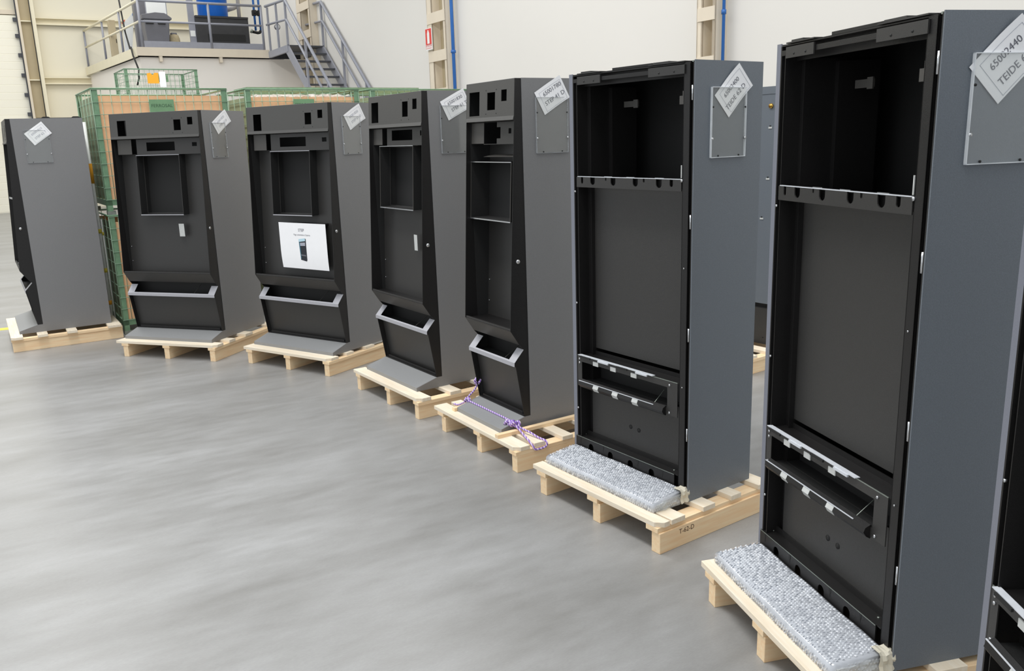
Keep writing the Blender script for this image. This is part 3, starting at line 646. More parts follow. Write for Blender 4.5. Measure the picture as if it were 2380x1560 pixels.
    MB().box(0.004, W - 0.004, -DK + 0.002, vf(ZK) + rec + 0.01, ZK - 0.004, ZK).build('ledge', 'black', t)
    MB().prism_x([(-DK, ZK), (-0.057, 0.466), (-0.055, 0.468), (-DK + 0.003, ZK)], 0.004, W - 0.004).build('chute_hood', 'dgrey', t)
    MB().box(0.004, W - 0.004, vf(ZK) + 0.004, vf(ZK) + 0.012, ZK, ZK + 0.010).build('ledge_lip', 'dgrey', t)
    for X in (W * 0.25, W * 0.55, W * 0.8): MB().disc((X, -DK + 0.02, ZK), (0, 0, 1), 0.004, 0.004, 8).build('screw', 'silver', t)
    # coin tray: sloped frame with a long hole
    f0, f1 = Vector((0, -0.092, 0.374)), Vector((0, -0.033, 0.438))
    def TR(X, Y, Z):   # X along u, Y 0..1 front to back, Z normal offset
        p = f0.lerp(f1, Y); nrm = Vector((0, -0.73, 0.68)); return (X, p.y + nrm.y * Z, p.z + nrm.z * Z)
    mb = MB(); sb_ = 0.062
    mb.box(0.0, W, 0, 0.10, -0.002, 0.0, TR); mb.box(0.0, sb_, 0.10, 1, -0.002, 0, TR); mb.box(W - sb_, W, 0.10, 1, -0.002, 0, TR)
    mb.box(0.0, W, -0.094, -0.091, 0.352, 0.374)
    tr = mb.build('coin_tray', 'tray', t)
    MB().box(0.004, W - 0.004, -0.092, -0.02, 0.350, 0.352).build('tray_floor', 'black', tr)
    MB().box(0.008, W - 0.008, -0.088, 0.03, 0.355, 0.357).box(0.008, W - 0.008, 0.03, 0.032, 0.355, 0.466).build('tray_trough', 'deep', tr)
    MB().prism_x([(-0.078, 0.380), (0.028, 0.440), (0.028, 0.4425), (-0.078, 0.3825)], W * 0.76, W * 0.76 + 0.002).build('tray_divider', 'plategrey', tr)
    # lower recessed panel
    def vl(z): return -0.0386 - 0.048 * (z - 0.0654) / 0.30
    MB().plate(0.006, W - 0.006, 0.07, 0.352, 0.035, 0.038, (), lambda X, Y, Z: (X, vl(Z) + Y, Z)).build('lower_panel', 'inner', t)
    MB().box(0.006, W - 0.006, -0.042, -0.005, 0.0665, 0.072).box(0.03, W - 0.03, -0.03, -0.024, 0.072, 0.086).build('lower_ledge', 'black', t)
    # lock on the chassis side and screws
    MB().disc((W - 0.001, -0.052, 0.910), (1, 0, 0), 0.011, 0.006, 14).build('lock', 'silver', t)
    for X, Z in ((0.02, 0.63), (0.02, 0.75), (W - 0.02, 1.32)): MB().disc((X, vf(Z) + rec - 0.004, Z), (0, 1, 0), 0.004, 0.003, 8).build('screw', 'silver', t)
    if 'sticker' in spec:
        a, b, c, d, r_ = spec['sticker']
        MB().box(a, b, r_, r_ + 0.0015, c, d).build('sticker', 'tab', t)
    pocket(t, W + 0.002, spec['pocket'][0], spec['pocket'][1], spec['pocket'][2], spec['pocket'][3])
    return t

wide = dict(header=[(0.075, 0.162, 1.645, 1.765), (0.622, 0.688, 1.675, 1.757), (0.752, 0.800, 1.715, 1.772)],
            plates=[(0.035, 0.172, 1.500, 1.616, ()), (0.222, 0.845, 1.492, 1.616, [(0.32, 0.592, 1.522, 1.590), (0.757, 0.802, 1.550, 1.580)])],
            screen=(0.21, 0.625, 1.018, 1.490), pocket=(0.085, 0.275, 1.455, 1.725))
w2 = dict(wide); 
w3 = dict(wide)
w4 = dict(header=[(0.040, 0.139, 1.655, 1.782), (0.462, 0.534, 1.680, 1.770), (0.592, 0.645, 1.720, 1.780)],
          plates=[(0.008, 0.132, 1.515, 1.616, ()), (0.200, 0.700, 1.508, 1.616, [(0.265, 0.535, 1.540, 1.603), (0.632, 0.656, 1.565, 1.595)])],
          shelves=[(0.20, 0.60, 1.508, 1.530)], screen=(0.095, 0.543, 1.114, 1.506), shiny=True, pocket=(0.08, 0.28, 1.455, 1.735))
w5 = dict(header=[(0.033, 0.140, 1.652, 1.775), (0.218, 0.296, 1.677, 1.765), (0.355, 0.407, 1.716, 1.772)],
          plates=[(0.008, 0.138, 1.508, 1.616, ()), (0.138, 0.470, 1.503, 1.616, [(0.14, 0.27, 1.506, 1.6155), (0.27, 0.306, 1.533, 1.590), (0.383, 0.409, 1.556, 1.582)])],
          shelves=[(0.136, 0.468, 1.440, 1.450)], screen=(0.006, 0.415, 1.108, 1.412), shiny=True, pocket=(0.08, 0.278, 1.453, 1.728))
K = {1: (-4.5867, 7.9888, -1.0125, 0.857), 2: (-3.1773, 7.0408, -0.3173, 0.857), 3: (-1.9483, 6.6591, -0.5754, 0.857), 4: (-0.8604, 5.7418, -0.9599, 0.7065), 5: (-0.1707, 4.739, -1.0062, 0.4799)}
kl = {1: 'wide grey kiosk cabinet at the left end of the row, seen from its side', 2: 'wide grey kiosk cabinet standing in front of the left green cage',
      3: 'wide grey kiosk cabinet with a large white picture sheet inside its opening', 4: 'medium wide grey kiosk cabinet, fourth from the left, with a small white sticker inside',
      5: 'narrowest grey kiosk cabinet, tied down with purple rope'}
specs = {1: dict(w2), 2: dict(w2), 3: dict(w3), 4: w4, 5: w5}
specs[2]['sticker'] = (0.545, 0.595, 0.840, 0.942, -0.030); specs[4]['sticker'] = (0.475, 0.515, 0.855, 0.955, -0.018)
for i, (x, y, yaw, W) in K.items():
    kiosk(x, y, yaw, W, specs[i], kl[i])
k1 = [o for o in bpy.data.objects if o.get('label') == kl[1]][0]
hs = MB().box(0.835, 0.850, 0.20, 0.545, HS - 0.0005, HS + 0.004).build('hinge_strip', 'rubber', k1)
for v in (0.27, 0.50): MB().prism_x([(v - 0.035, HS + 0.004), (v + 0.035, HS + 0.004), (v + 0.02, HS + 0.013), (v - 0.02, HS + 0.013)], 0.835, 0.850).build('hinge_knuckle', 'rubber', hs)
MB().prism_x([(-0.085, 1.170), (-0.030, 1.150), (-0.030, 1.135), (-0.085, 1.155)], 0.55, 0.60).build('sticker', 'tab', k1)
# notes in the kiosk pockets
notes = {1: ((0.088, 1.697), (0.229, 1.796), (0.156, 1.599), [('65001810', .52, .34, .026), ('STEP 62 T', .55, .68, .026)], 'white note in the side pocket of the leftmost kiosk'),
         2: ((0.114, 1.728), (0.282, 1.832), (0.182, 1.635), [('65001820', .52, .34, .026), ('STEP 62 D', .55, .68, .026)], 'white note in the side pocket of the kiosk before the left cage'),
         3: ((0.108, 1.731), (0.268, 1.815), (0.170, 1.625), [('65001820', .52, .34, .026), ('STEP 61 D', .55, .68, .026)], 'white note in the side pocket of the kiosk with the picture sheet'),
         4: ((0.083, 1.757), (0.243, 1.835), (0.138, 1.647), [('65001830', .54, .30, .028), ('STEP 61 T', .60, .66, .028)], 'white note marked 65001830 in the side pocket of the medium kiosk'),
         5: ((0.074, 1.750), (0.225, 1.836), (0.136, 1.641), [('65001780', .58, .30, .030), ('STEP 41 D', .55, .66, .030)], 'white note marked 65001780 in the side pocket of the narrowest kiosk')}
for i, (Lc, Tc, Bc, lines, lab) in notes.items():
    x, y, yaw, W = K[i]
    sheet((x, y, ZP), yaw, W + 0.002, Lc, Tc, Bc, lines, lab, ink='ink' if i > 3 else 'palink')
# picture sheet inside kiosk 3
x, y, yaw, W = K[3]
ps = empty('picture_sheet', (x, y, ZP), yaw, 'large white sheet with a small kiosk picture, inside the third kiosk from the left', 'paper')
def Q(a, b, off=0.0):   # a 0..1 right, b 0..1 down
    u = 0.262 + (0.755 - 0.262) * a + 0.012 * b + (0.02 * max(0, b - 0.7) * (1 - a)); z = 0.962 - 0.345 * b - 0.004 * a
    v = -0.057 - 0.012 * b + 0.03 * max(0, b - 0.6) ** 2
    return (u, v - off, z)
n = 8
vs = [Q(i / n, j / n) for j in range(n + 1) for i in range(n + 1)] + [Q(i / n, j / n, -0.0008) for j in range(n + 1) for i in range(n + 1)]; N = (n + 1) ** 2
fsq = []
for j in range(n):
    for i in range(n):
        a = j * (n + 1) + i; fsq += [(a, a + n + 1, a + n + 2, a + 1), (a + N, a + 1 + N, a + n + 2 + N, a + n + 1 + N)]
MB().add(vs, fsq, True).build('sheet', 'paper', ps)
MB().box(0.30, 0.72, -0.054, vf(0.95) + 0.10, 0.945, 0.957).build('mounting_strip', 'black', ps)
def qtext(s, ca, cb_, size, mt):
    cu = bpy.data.curves.new('printed_text', 'FONT'); cu.body = s; cu.size = size; cu.align_x = 'CENTER'; cu.align_y = 'CENTER'; cu.resolution_u = 3
    to = bpy.data.objects.new('printed_text', cu); C.objects.link(to)
    me = bpy.data.meshes.new_from_object(to.evaluated_get(bpy.context.evaluated_depsgraph_get())); bpy.data.objects.remove(to)
    for vtx in me.vertices: vtx.co = Vector(Q(ca + vtx.co.x / 0.49, cb_ - vtx.co.y / 0.345, 0.0012))
    me.materials.clear(); me.materials.append(MAT[mt]); o = bpy.data.objects.new('printed_text', me); C.objects.link(o); o.parent = ps
qtext('STEP', 0.48, 0.155, 0.030, 'ink'); qtext('Pago automatico Cajeros', 0.49, 0.255, 0.017, 'ink')
def qpoly(name, pts, mt, off=0.001):
    MB().add([Q(a, b, off) for a, b in pts], [tuple(range(len(pts)))]).build(name, mt, ps)
qpoly('picture', [(0.41, 0.36), (0.55, 0.33), (0.565, 0.34), (0.56, 0.80), (0.545, 0.83), (0.425, 0.80)], 'darkink')
qpoly('picture', [(0.41, 0.35), (0.55, 0.325), (0.55, 0.385), (0.415, 0.41)], 'skyink', 0.0014)
qpoly('picture', [(0.435, 0.43), (0.545, 0.415), (0.542, 0.49), (0.437, 0.495)], 'palink', 0.0014)
qpoly('picture', [(0.418, 0.42), (0.434, 0.42), (0.440, 0.78), (0.428, 0.78)], 'cyanink', 0.0014)
qpoly('picture', [(0.44, 0.68), (0.545, 0.69), (0.545, 0.72), (0.44, 0.71)], 'ink', 0.0014)

# pallets of the kiosks
pallet(*K[1][:3], -0.07, 1.00, (0.0, 0.46, 0.93), -0.262, 0.62, [(-0.262, -0.17), (-0.06, 0.02), (0.17, 0.25), (0.50, 0.61)], 'pine pallet under the leftmost kiosk')
pallet(*K[2][:3], -0.03, 0.945, (0.055, 0.465, 0.905), -0.265, 0.62, [(-0.265, -0.16), (-0.08, 0.0), (0.14, 0.24), (0.50, 0.61)], 'pine pallet under the kiosk in front of the left green cage')
pallet(*K[3][:3], -0.03, 0.895, (0.03, 0.455, 0.865), -0.275, 0.60, [(-0.275, -0.17), (-0.08, 0.0), (0.13, 0.23), (0.48, 0.59)], 'pine pallet under the kiosk with the picture sheet')
pallet(*K[4][:3], -0.065, 0.855, (0.0, 0.44, 0.82), -0.262, 0.60, [(-0.262, -0.17), (-0.03, 0.05), (0.21, 0.30), (0.48, 0.59)], 'pine pallet under the medium kiosk')
pallet(*K[5][:3], -0.185, 0.71, (-0.08, 0.328, 0.685), -0.246, 0.58, [(-0.246, -0.16), (-0.130, -0.062), (0.045, 0.112), (0.24, 0.31), (0.46, 0.57)], 'pine pallet reaching out beyond the narrowest kiosk with a rope around one board', planks=(-0.11, 0.310, 0.675))
x, y, yaw, W = K[5]
for u0, v0, v1, lab in ((0.505, -0.245, 0.56, 'loose pine batten along the right side of the narrowest kiosk'), (-0.035, -0.205, 0.50, 'loose pine batten along the left side of the narrowest kiosk')):
    t = empty('wooden_batten', (x, y, ZP), yaw, lab, 'batten')
    MB().box(u0, u0 + 0.030, v0, v1, 0.0, 0.020).build('batten', 'wood_v', t, bevel=0.0015)
# rope
rp = empty('purple_rope', (x, y, ZP), yaw, 'purple and white braided rope tied over the foot of the narrowest kiosk', 'rope')
def smooth(pts, k=6):
    P = [Vector(p) for p in pts]; out = []
    for i in range(len(P) - 1):
        p0, p1, p2, p3 = P[max(i - 1, 0)], P[i], P[i + 1], P[min(i + 2, len(P) - 1)]
        for j in range(k):
            t_ = j / k; out.append(0.5 * ((2 * p1) + (-p0 + p2) * t_ + (2 * p0 - 5 * p1 + 4 * p2 - p3) * t_ * t_ + (-p0 + 3 * p1 - 3 * p2 + p3) * t_ ** 3))
    out.append(P[-1]); return out
R_ = 0.0055
MB().tube(smooth([(-0.005, -0.115, 0.052), (0.05, -0.113, 0.050), (0.24, -0.112, 0.0500), (0.44, -0.112, 0.0500), (0.490, -0.110, 0.040)]), R_, 8).build('strand', 'rope', rp)
MB().tube(smooth([(0.490, -0.110, 0.040), (0.54, -0.095, 0.026), (0.60, -0.085, 0.02), (0.66, -0.075, 0.008), (0.70, -0.066, 0.004), (0.722, -0.062, -0.006), (0.722, -0.075, -0.026), (0.715, -0.13, -0.030), (0.705, -0.140, -0.012), (0.66, -0.137, 0.006), (0.60, -0.125, 0.014), (0.54, -0.115, 0.026), (0.495, -0.112, 0.038)]), R_, 8).build('loop', 'rope', rp)
MB().tube(smooth([(-0.012, -0.115, 0.050), (-0.018, -0.10, 0.07), (-0.014, -0.065, 0.10), (-0.012, -0.045, 0.13), (-0.012, -0.04, 0.15)]), R_, 8).build('strand', 'rope', rp)
MB().tube(smooth([(-0.012, -0.115, 0.048), (-0.04, -0.125, 0.030), (-0.09, -0.135, 0.006), (-0.13, -0.14, 0.004)]), R_, 8).build('strand', 'rope', rp)
def knot(c, s, name='knot'):
    pts = []
    for i in range(40):
        a = 2 * PI * i / 40
        pts.append((c[0] + s * (math.sin(a) + 2 * math.sin(2 * a)) * 0.33, c[1] + s * (math.cos(a) - 2 * math.cos(2 * a)) * 0.33, c[2] - s * math.sin(3 * a) * 0.45))
    MB().tube(pts, R_ * 1.25, 8, True).build(name, 'rope', rp)
knot((-0.010, -0.115, 0.052), 0.017); knot((-0.012, -0.04, 0.158), 0.019); knot((-0.012, -0.042, 0.145), 0.013); knot((0.495, -0.110, 0.044), 0.026); knot((0.455, -0.130, 0.045), 0.020); knot((0.478, -0.122, 0.040), 0.015)

# ------------------------------------------------------------------ tall cabinets with open black fronts
HT, DT, WT = 1.80, 0.398, 0.7493
def arc_notch(cx, r, ztop, depth, n=8):
    """open topped U notch, left to right along a top edge"""
    pts = [(cx - r, ztop), (cx - r, ztop - depth + r)]
    for k in range(1, n): a = PI + PI * k / n; pts.append((cx + r * math.cos(a), ztop - depth + r + r * math.sin(a)))
    return pts + [(cx + r, ztop - depth + r), (cx + r, ztop)]
def tall(x, y, yaw, label, full=True):
    W = WT
    t = empty('tall_cabinet', (x, y, ZP), yaw, label, 'cabinet')
    MB().box(0, 0.003, 0.004, DT, 0, HT).build('side_panel', 'blue_grey', t)
    MB().box(0.0, 0.024, 0.0, 0.004, 0, HT).build('panel_edge', 'edge_lit', t)
    MB().box(W - 0.004, W, 0.0, DT, 0, HT).build('side_panel', 'blue_grey', t)
    MB().box(0.003, W - 0.004, DT - 0.003, DT, 0, HT).build('back_panel', 'blue_grey', t)
    MB().box(0.003, W - 0.004, 0.02, DT - 0.003, HT - 0.004, HT - 0.001).build('top_panel', 'black', t)
    MB().box(0.003, W - 0.004, 0.02, DT - 0.003, 0.0, 0.004).build('bottom_panel', 'black', t)
    for x0 in (0.004, W - 0.0065): MB().box(x0, x0 + 0.002, 0.01, DT - 0.005, 0.01, HT - 0.01).build('inner_side', 'deep', t)
    MB().box(0.007, W - 0.007, DT - 0.008, DT - 0.005, 0.01, HT - 0.01).build('inner_back', 'deep', t)
    # left folded posts, stepping back
    MB().box(0.024, 0.030, 0.0, 0.05, 0, HT - 0.01).box(0.030, 0.052, 0.012, 0.015, 0.0, HT - 0.02).build('left_post', 'black', t)
    MB().box(0.050, 0.053, 0.0, 0.10, 0, HT - 0.03).box(0.053, 0.085, 0.06, 0.063, 0, HT - 0.05).box(0.083, 0.086, 0.05, 0.22, 0, HT - 0.05).box(0.086, 0.118, 0.16, 0.163, 0.53, HT - 0.06).box(0.116, 0.119, 0.15, 0.30, 0.53, HT - 0.06).build('left_channel', 'black', t)
    # right post and dark recess
    MB().box(0.692, 0.726, 0.0, 0.004, 0.0, HT - 0.006).box(0.692, 0.695, 0.0, 0.05, 0, HT - 0.01).box(0.723, 0.726, 0.0, 0.06, 0, HT - 0.01).build('right_post', 'black', t)
    MB().box(0.726, W - 0.004, 0.03, 0.033, 0, HT - 0.01).box(W - 0.010, W - 0.005, 0.001, 0.03, 0, HT - 0.004).build('door_recess', 'deep', t)
    for z in (1.653, 1.16, 0.70, 0.27):
        MB().tube([(0.735, 0.004, z), (0.735, 0.004, z + 0.055)], 0.0045, 8).build('hinge', 'silver', t)
    MB().box(0.733, W - 0.006, 0.002, 0.03, HT - 0.008, HT - 0.002).build('top_latch', 'galv', t)
    # header frame
    MB().box(0.03, 0.70, 0.0, 0.004, 1.762, 1.778).box(0.03, 0.70, 0.04, 0.044, 1.745, HT - 0.006).box(0.03, 0.70, 0.0, 0.044, 1.790, 1.794).build('header_frame', 'black', t)
    for a, b in ((0.062, 0.214), (0.505, 0.700)):
        br = MB().box(a, b, -0.006, -0.001, 1.752, 1.786).box(a, b, -0.006, 0.06, 1.796, 1.800).build('header_bracket', 'dgrey', t)
        for q in (0.3, 0.72): MB().disc((a + (b - a) * q, -0.007, 1.764), (0, 1, 0), 0.004, 0.002, 8).build('bolt_hole', 'rubber', br)
        MB().box(a + 0.02, a + (b - a) * 0.55, 0.0, 0.05, 1.800, 1.806).build('bracket_tab', 'dgrey', br)
    MB().box(0.264, 0.500, 0.02, 0.07, 1.796, 1.808).build('raised_channel', 'black', t)
    # clips in the upper opening
    MB().box(0.235, 0.262, 0.17, 0.175, 1.645, 1.680).box(0.17, 0.262, 0.175, 0.178, 1.650, 1.675).build('inner_clip', 'plategrey', t)
    MB().box(0.660, 0.692, 0.012, 0.015, 1.640, 1.672).box(0.676, 0.692, 0.012, 0.015, 1.672, 1.69).build('inner_clip', 'plategrey', t)
    MB().box(0.686, 0.690, -0.003, 0.0, 1.358, 1.408).build('white_strip', 'tab', t)
    for z in (1.55, 1.42): MB().box(0.684, 0.692, 0.03, 0.04, z, z + 0.03).build('catch', 'rubber', t)
    for u, z in ((0.40, 1.60), (0.40, 1.50)): MB().disc((u, DT - 0.012, z), (0, 1, 0), 0.005, 0.004, 8).build('screw', 'silver', t)
    # middle bar with U notches
    top = 1.352; pts = [(0.045, 1.306), (0.045, top)]
    items = [(0.083, 0.007, 0.030), (0.155, 0.0155, 0.034), (0.243, 0.004, 0.014), (0.290, 0.0155, 0.034), (0.428, 0.0155, 0.034), (0.478, 0.005, 0.016), (0.565, 0.0165, 0.036), (0.634, 0.009, 0.030)]
    for cx, r, dp in items: pts += arc_notch(cx, r, top, dp)
    pts += [(0.688, top), (0.688, 1.306)]
    mbr = MB().prism_y(pts, -0.002, 0.002).build('middle_bar', 'plategrey' if False else 'dgrey', t)
    MB().box(0.045, 0.688, 0.002, 0.040, top - 0.003, top).box(0.045, 0.688, 0.014, 0.017, 1.312, top - 0.003).build('bar_shelf', 'black', mbr)
    xs = [0.045] + [v for cx, r, dp in items if r > 0.01 for v in (cx - r, cx + r)] + [0.688]
    MB().box(0.052, 0.684, -0.0025, 0.0065, top, top + 0.0025).build('bright_edge', 'strip', mbr)
    for a in (0.22, 0.36, 0.53): MB().box(a, a + 0.05, 0.010, 0.014, top, top + 0.004).build('edge_tab', 'silver', mbr)
    MB().disc((0.690, -0.004, top - 0.004), (0, 1, 0), 0.006, 0.005, 8).build('corner_screw', 'silver', mbr)
    # recessed middle panel
    MB().box(0.086, 0.690, 0.070, 0.073, 0.545, 1.306).build('middle_panel', 'inner', t)
    for z in (1.03, 0.97): MB().box(0.645, 0.655, 0.064, 0.070, z, z + 0.004).build('panel_slot', 'tab', t)
    for z in (0.86, 0.93): MB().box(0.672, 0.690, 0.060, 0.068, z, z + 0.045).build('catch', 'rubber', t)
    # screws on the left post
    for z in (1.285, 0.765, 0.245): MB().disc((0.030, -0.001, z), (0, 1, 0), 0.0042, 0.006, 10).build('screw', 'silver', t)
    for z in (1.0, 0.50): MB().disc((0.708, -0.003, z), (0, 1, 0), 0.003, 0.003, 8).build('screw', 'silver', t)
    # payout window: frame, shelf, bright strip, tilted tray
    pw = MB().plate(0.036, 0.684, 0.362, 0.512, -0.003, 0.0, [(0.066, 0.626, 0.392, 0.484)]).build('payout_frame', 'dgrey', t)
    MB().box(0.036, 0.690, 0.0, 0.072, 0.509, 0.512).box(0.036, 0.690, 0.066, 0.070, 0.512, 0.530).build('payout_shelf', 'black', pw)
    MB().box(0.036, 0.684, -0.0035, -0.001, 0.512, 0.5145).build('shelf_edge', 'galv', pw)
    MB().box(0.050, 0.545, -0.012, 0.006, 0.516, 0.5185).build('guide_strip', 'strip', pw)
    for k in range(4): MB().box(0.07 + k * 0.125, 0.14 + k * 0.125, -0.018, -0.012, 0.509, 0.5165).build('strip_tab', 'strip' if k % 2 else 'rubber', pw)
    for u in (0.150, 0.270, 0.405): MB().box(u, u + 0.036, -0.0065, -0.003, 0.482, 0.502).build('tape_tab', 'tab', pw)
    MB().box(0.07, 0.62, 0.003, 0.10, 0.386, 0.389).box(0.07, 0.62, 0.10, 0.103, 0.386, 0.50).build('chute_inside', 'deep', pw)
    bn = MB().prism_x([(-0.003, 0.400), (-0.020, 0.392), (-0.026, 0.378), (-0.016, 0.364), (-0.003, 0.356), (0.0, 0.360), (0.0, 0.398)], 0.066, 0.618).build('tilting_tray', 'black', pw)
    MB().box(0.063, 0.560, -0.0215, -0.0185, 0.3935, 0.396).build('tray_edge', 'strip', bn)
    for u in (0.168, 0.300, 0.430): MB().prism_x([(-0.020, 0.3935), (-0.0275, 0.378), (-0.018, 0.3625), (-0.0166, 0.3635), (-0.0260, 0.378), (-0.0188, 0.392)], u, u + 0.036).build('tape_tab', 'tab', bn)
    MB().prism_x([(-0.002, 0.392), (0.06, 0.44), (0.06, 0.442), (-0.002, 0.394)], 0.545, 0.547).build('tray_rod', 'galv', bn)
    for u, z in ((0.052, 0.497), (0.052, 0.386), (0.640, 0.496), (0.640, 0.374), (0.052, 0.478)): MB().disc((u, -0.007, z), (0, 1, 0), 0.0048, 0.005, 8).build('screw', 'silver', pw)
    # lower panel with two finger holes
    lp = MB().box(0.086, 0.690, 0.045, 0.048, 0.108, 0.390).build('lower_panel', 'inner', t)
    for u, z in ((0.352, 0.222), (0.405, 0.219)): MB().disc((u, 0.0435, z), (0, 1, 0), 0.010, 0.003, 14).build('finger_hole', 'deep', lp)
    # kick plate with arches
    pts = [(0.018, 0.010), (0.018, 0.104), (0.672, 0.104), (0.672, 0.010)]
    for cx in (0.535, 0.400, 0.265, 0.128):
        r = 0.017; z1 = 0.085; pts += [(cx + r, 0.010), (cx + r, z1 - r)] + [(cx + r * math.cos(PI * k / 8), z1 - r + r * math.sin(PI * k / 8)) for k in range(1, 8)] + [(cx - r, z1 - r), (cx - r, 0.010)]
    kp = MB().prism_y(pts, -0.004, 0.0).build('kick_plate', 'black', t)
    MB().box(0.018, 0.690, 0.0, 0.045, 0.101, 0.104).box(0.03, 0.690, 0.040, 0.045, 0.104, 0.125).box(0.03, 0.68, 0.02, 0.023, 0.0, 0.10).build('kick_ledge', 'black', kp)
    MB().box(0.018, 0.672, -0.0055, -0.004, 0.1025, 0.1045).build('kick_edge', 'galv', kp)
    for u, s_ in ((0.052, 0.0035), (0.215, 0.005), (0.448, 0.006), (0.602, 0.004)):
        MB().box(u - s_, u + s_, -0.0047, -0.004, 0.085, 0.100).box(u - s_ * .4, u + s_ * .4, -0.0047, -0.004, 0.070, 0.085).build('keyhole', 'rubber', kp)
    for u, z in ((0.05, 0.112), (0.64, 0.108)): MB().disc((u, 0.03, z - 0.006), (0, 0, 1), 0.004, 0.004, 8).build('screw', 'galv', kp)
    pocket(t, W, 0.090, 0.291, 1.433, 1.700)
    return t
Tc = {6: (0.2935, 3.9217, -0.9579), 7: (0.8904, 2.8553, -1.3379), 8: (1.075, 1.749, -1.6118)}
tl = {6: 'tall blue-grey open-fronted cabinet standing next to the narrowest kiosk', 7: 'largest tall blue-grey open-fronted cabinet, nearest one fully in view', 8: 'tall cabinet cut off by the right edge of the photo'}
for i in Tc: tall(*Tc[i], tl[i])
sheet((*Tc[6][:2], ZP), Tc[6][2], WT, (0.108, 1.669), (0.235, 1.791), (0.193, 1.585), [('65002400', .50, .36, .026), ('TEIDE 62 D', .46, .72, .028)], 'white note marked 65002400 in the side pocket of the tall cabinet')
sheet((*Tc[7][:2], ZP), Tc[7][2], WT, (0.078, 1.667), (0.208, 1.791), (0.172, 1.578), [('65002440', .52, .36, .027), ('TEIDE 62 T', .56, .72, .028)], 'white note marked 65002440 in the side pocket of the nearest tall cabinet')
pallet(*Tc[6], -0.022, 0.825, (0.052, 0.435, 0.800), -0.245, 0.46, [(-0.245, -0.185), (-0.175, -0.097), (0.014, 0.087), (0.190, 0.255), (0.37, 0.45)], 'pine pallet with a handwritten mark, under the tall cabinet noted 65002400', mark='T-62-D', planks=(0.040, 0.411, 0.781))
pallet(*Tc[7], -0.004, 0.78, (0.075, 0.415, 0.740), -0.228, 0.46, [(-0.228, -0.155), (-0.10, -0.03), (0.125, 0.228), (0.37, 0.45)], 'pine pallet under the nearest tall cabinet noted 65002440', planks=(0.062, 0.40, 0.73))
pallet(*Tc[8], -0.004, 0.78, (0.075, 0.415, 0.740), -0.228, 0.46, [(-0.228, -0.155), (0.0, 0.10), (0.37, 0.45)], 'pine pallet under the cabinet cut off by the right edge')

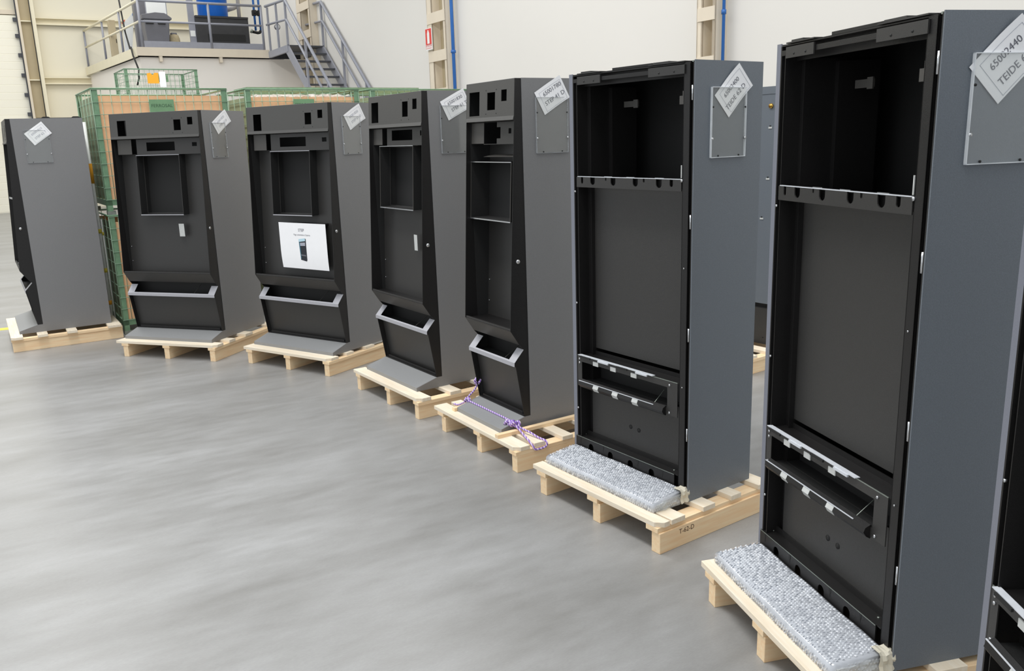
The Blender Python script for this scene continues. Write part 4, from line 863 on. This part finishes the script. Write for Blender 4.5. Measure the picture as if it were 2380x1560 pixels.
# bubble wrapped plinths
def bubble(x, y, yaw, u0, u1, vF, label):
    t = empty('bubble_wrapped_part', (x, y, ZP), yaw, label, 'wrapped part')
    prof = [(vF, 0.001), (vF - 0.004, 0.020), (vF - 0.001, 0.034), (vF + 0.007, 0.041), (vF + 0.02, 0.045), (vF + 0.09, 0.053), (-0.02, 0.060), (-0.010, 0.057), (-0.007, 0.001)]
    n = 24; mb = MB(); vs = []; 
    for i in range(n + 1):
        u = u0 + (u1 - u0) * i / n; e = 0.003 * math.sin(i * 0.7)
        k = 1.0 if 0 < i < n else 0.92
        for (v, z) in prof: vs.append((u, (v - vF) * (1) + vF + 0, z * k + (e * 0.5 if z > 0.02 else 0)))
    m_ = len(prof)
    fs_ = [(i * m_ + j, i * m_ + (j + 1) % m_, (i + 1) * m_ + (j + 1) % m_, (i + 1) * m_ + j) for i in range(n) for j in range(m_)]
    fs_ += [tuple(range(m_)), tuple(range((n + 1) * m_ - 1, n * m_ - 1, -1))]
    mb.add(vs, fs_, True); body = mb.build('film_wrap', 'film', t)
    # grey plinth inside
    MB().prism_x([(vF + 0.010, 0.002), (vF + 0.008, 0.028), (vF + 0.02, 0.036), (-0.022, 0.050), (-0.020, 0.002)], u0 + 0.012, u1 - 0.012).build('plinth_inside', 'tray', t)
    # bubbles
    dm = MB(); pitch = 0.0115
    def dome(c, nrm, r):
        c = Vector(c); nrm = Vector(nrm).normalized(); a = nrm.orthogonal().normalized(); b = nrm.cross(a)
        vs = [c + r * (math.cos(2 * PI * j / 6) * a + math.sin(2 * PI * j / 6) * b) for j in range(6)] + [c + 0.72 * r * (math.cos(2 * PI * j / 6) * a + math.sin(2 * PI * j / 6) * b) + nrm * r * 0.28 for j in range(6)] + [c + nrm * r * 0.40]
        dm.add(vs, [(j, (j + 1) % 6, 6 + (j + 1) % 6, 6 + j) for j in range(6)] + [(6 + j, 6 + (j + 1) % 6, 12) for j in range(6)], True)
    segs = []; 
    for (p, q) in ((0, 1), (1, 2), (3, 4), (4, 5), (5, 6)): segs.append((prof[p], prof[q]))
    s_acc = 0.004; row = 0
    for p, q in segs:
        L_ = math.hypot(q[0] - p[0], q[1] - p[1]); nv = (-(q[1] - p[1]), (q[0] - p[0]))
        while s_acc < L_:
            f = s_acc / L_; v = p[0] + (q[0] - p[0]) * f; z = p[1] + (q[1] - p[1]) * f
            uu_ = u0 + 0.014 + (pitch / 2 if row % 2 else 0)
            while uu_ < u1 - 0.012:
                i = (uu_ - u0) / (u1 - u0) * n
                e = 0.5 * 0.003 * math.sin(i * 0.7)
                dome((uu_ + random.uniform(-.0008, .0008), v, z + e), (random.uniform(-.15, .15), nv[0], nv[1]), 0.0046 * random.uniform(.85, 1.1)); uu_ += pitch
            s_acc += pitch * 0.87; row += 1
        s_acc -= L_
    # end face bubbles
    z = 0.008; row = 0
    while z < 0.055:
        v = vF + 0.012 + (pitch / 2 if row % 2 else 0)
        while v < -0.02:
            if z < 0.034 + (v - vF) * 0.10: dome((u1 - 0.001, v, z), (1, 0, 0.1), 0.0045)
            v += pitch
        z += pitch * 0.9; row += 1
    dm.build('bubbles', 'dome', t, stuff=True)
    mb = MB(); vs = []; prf = [(-0.030, 0.0625), (0.0, 0.062), (0.008, 0.056), (0.012, 0.042), (0.009, 0.024), (0.014, 0.006)]
    for j in range(6):
        v = -0.042 + j * 0.010
        for i, (du, z) in enumerate(prf): vs.append((u1 + du + 0.003 * math.sin(j * 2.2 + i * 1.3) + (0.004 if i > 0 else 0), v, z + 0.002 * math.sin(j * 1.7 + i)))
    mb.add(vs, [(j * 6 + i, j * 6 + i + 1, (j + 1) * 6 + i + 1, (j + 1) * 6 + i) for j in range(5) for i in range(5)]).build('masking_tape', 'tape', t)
    # crumpled end folds
    mb = MB(); vs = []; k1, k2 = 10, 5
    for j in range(k2 + 1):
        for i in range(k1 + 1):
            v = vF + 0.01 + (0.16) * i / k1; z = 0.045 * j / k2 + 0.002
            vs.append((u1 + 0.002 + 0.010 * random.random(), v, min(z, 0.034 + (v - vF) * 0.12)))
    mb.add(vs, [(j * (k1 + 1) + i, j * (k1 + 1) + i + 1, (j + 1) * (k1 + 1) + i + 1, (j + 1) * (k1 + 1) + i) for j in range(k2) for i in range(k1)]); mb.build('end_fold', 'wrap', t)
    return t
bubble(*Tc[6], 0.012, 0.735, -0.188, 'bubble-wrapped plinth at the foot of the cabinet noted 65002400')
bubble(*Tc[7], 0.020, 0.735, -0.186, 'bubble-wrapped plinth at the foot of the nearest cabinet noted 65002440')

# ------------------------------------------------------------------ cabinet standing behind, seen from the rear
x9, y9, yaw9 = 1.442, 6.517, -0.93
t = empty('rear_cabinet', (x9, y9, ZP), yaw9, 'blue-grey cabinet with brass lock in the gap between the two tall cabinets', 'cabinet')
MB().box(0, 0.75, 0.0, 0.40, 0.30, HT + 0.02).build('body', 'blue_grey', t)
MB().box(0, 0.75, -0.004, 0.0, HT - 0.03, HT + 0.02).build('top_flange', 'blue_grey', t)
MB().box(0.005, 0.745, 0.02, 0.40, 0.265, 0.30).build('gap', 'deep', t)
MB().box(0, 0.75, -0.006, 0.40, 0.0, 0.265).build('base_panel', 'dgrey', t)
MB().disc((0.668, 0.0, 1.69), (0, -1, 0), 0.016, 0.012, 14).build('lock', 'brass', t)
for u, z in ((0.665, 1.55), (0.660, 1.20), (0.620, 0.92)):
    c_ = MB().box(u - 0.014, u + 0.014, -0.004, 0.0, z - 0.012, z).build('cable_slot', 'tab', t)
    MB().box(u - 0.006, u + 0.004, -0.004, 0.0, z, z + 0.009).build('slot_hole', 'rubber', t)
MB().disc((0.67, -0.007, 0.05), (0, 1, 0), 0.006, 0.003, 8).build('screw', 'rubber', t)
pallet(x9, y9, yaw9, -0.03, 0.84, (0.03, 0.42, 0.81), -0.40, 0.46, [(-0.40, -0.29), (-0.17, -0.08), (0.10, 0.19), (0.36, 0.45)], 'pine pallet under the brass-locked cabinet in the gap')
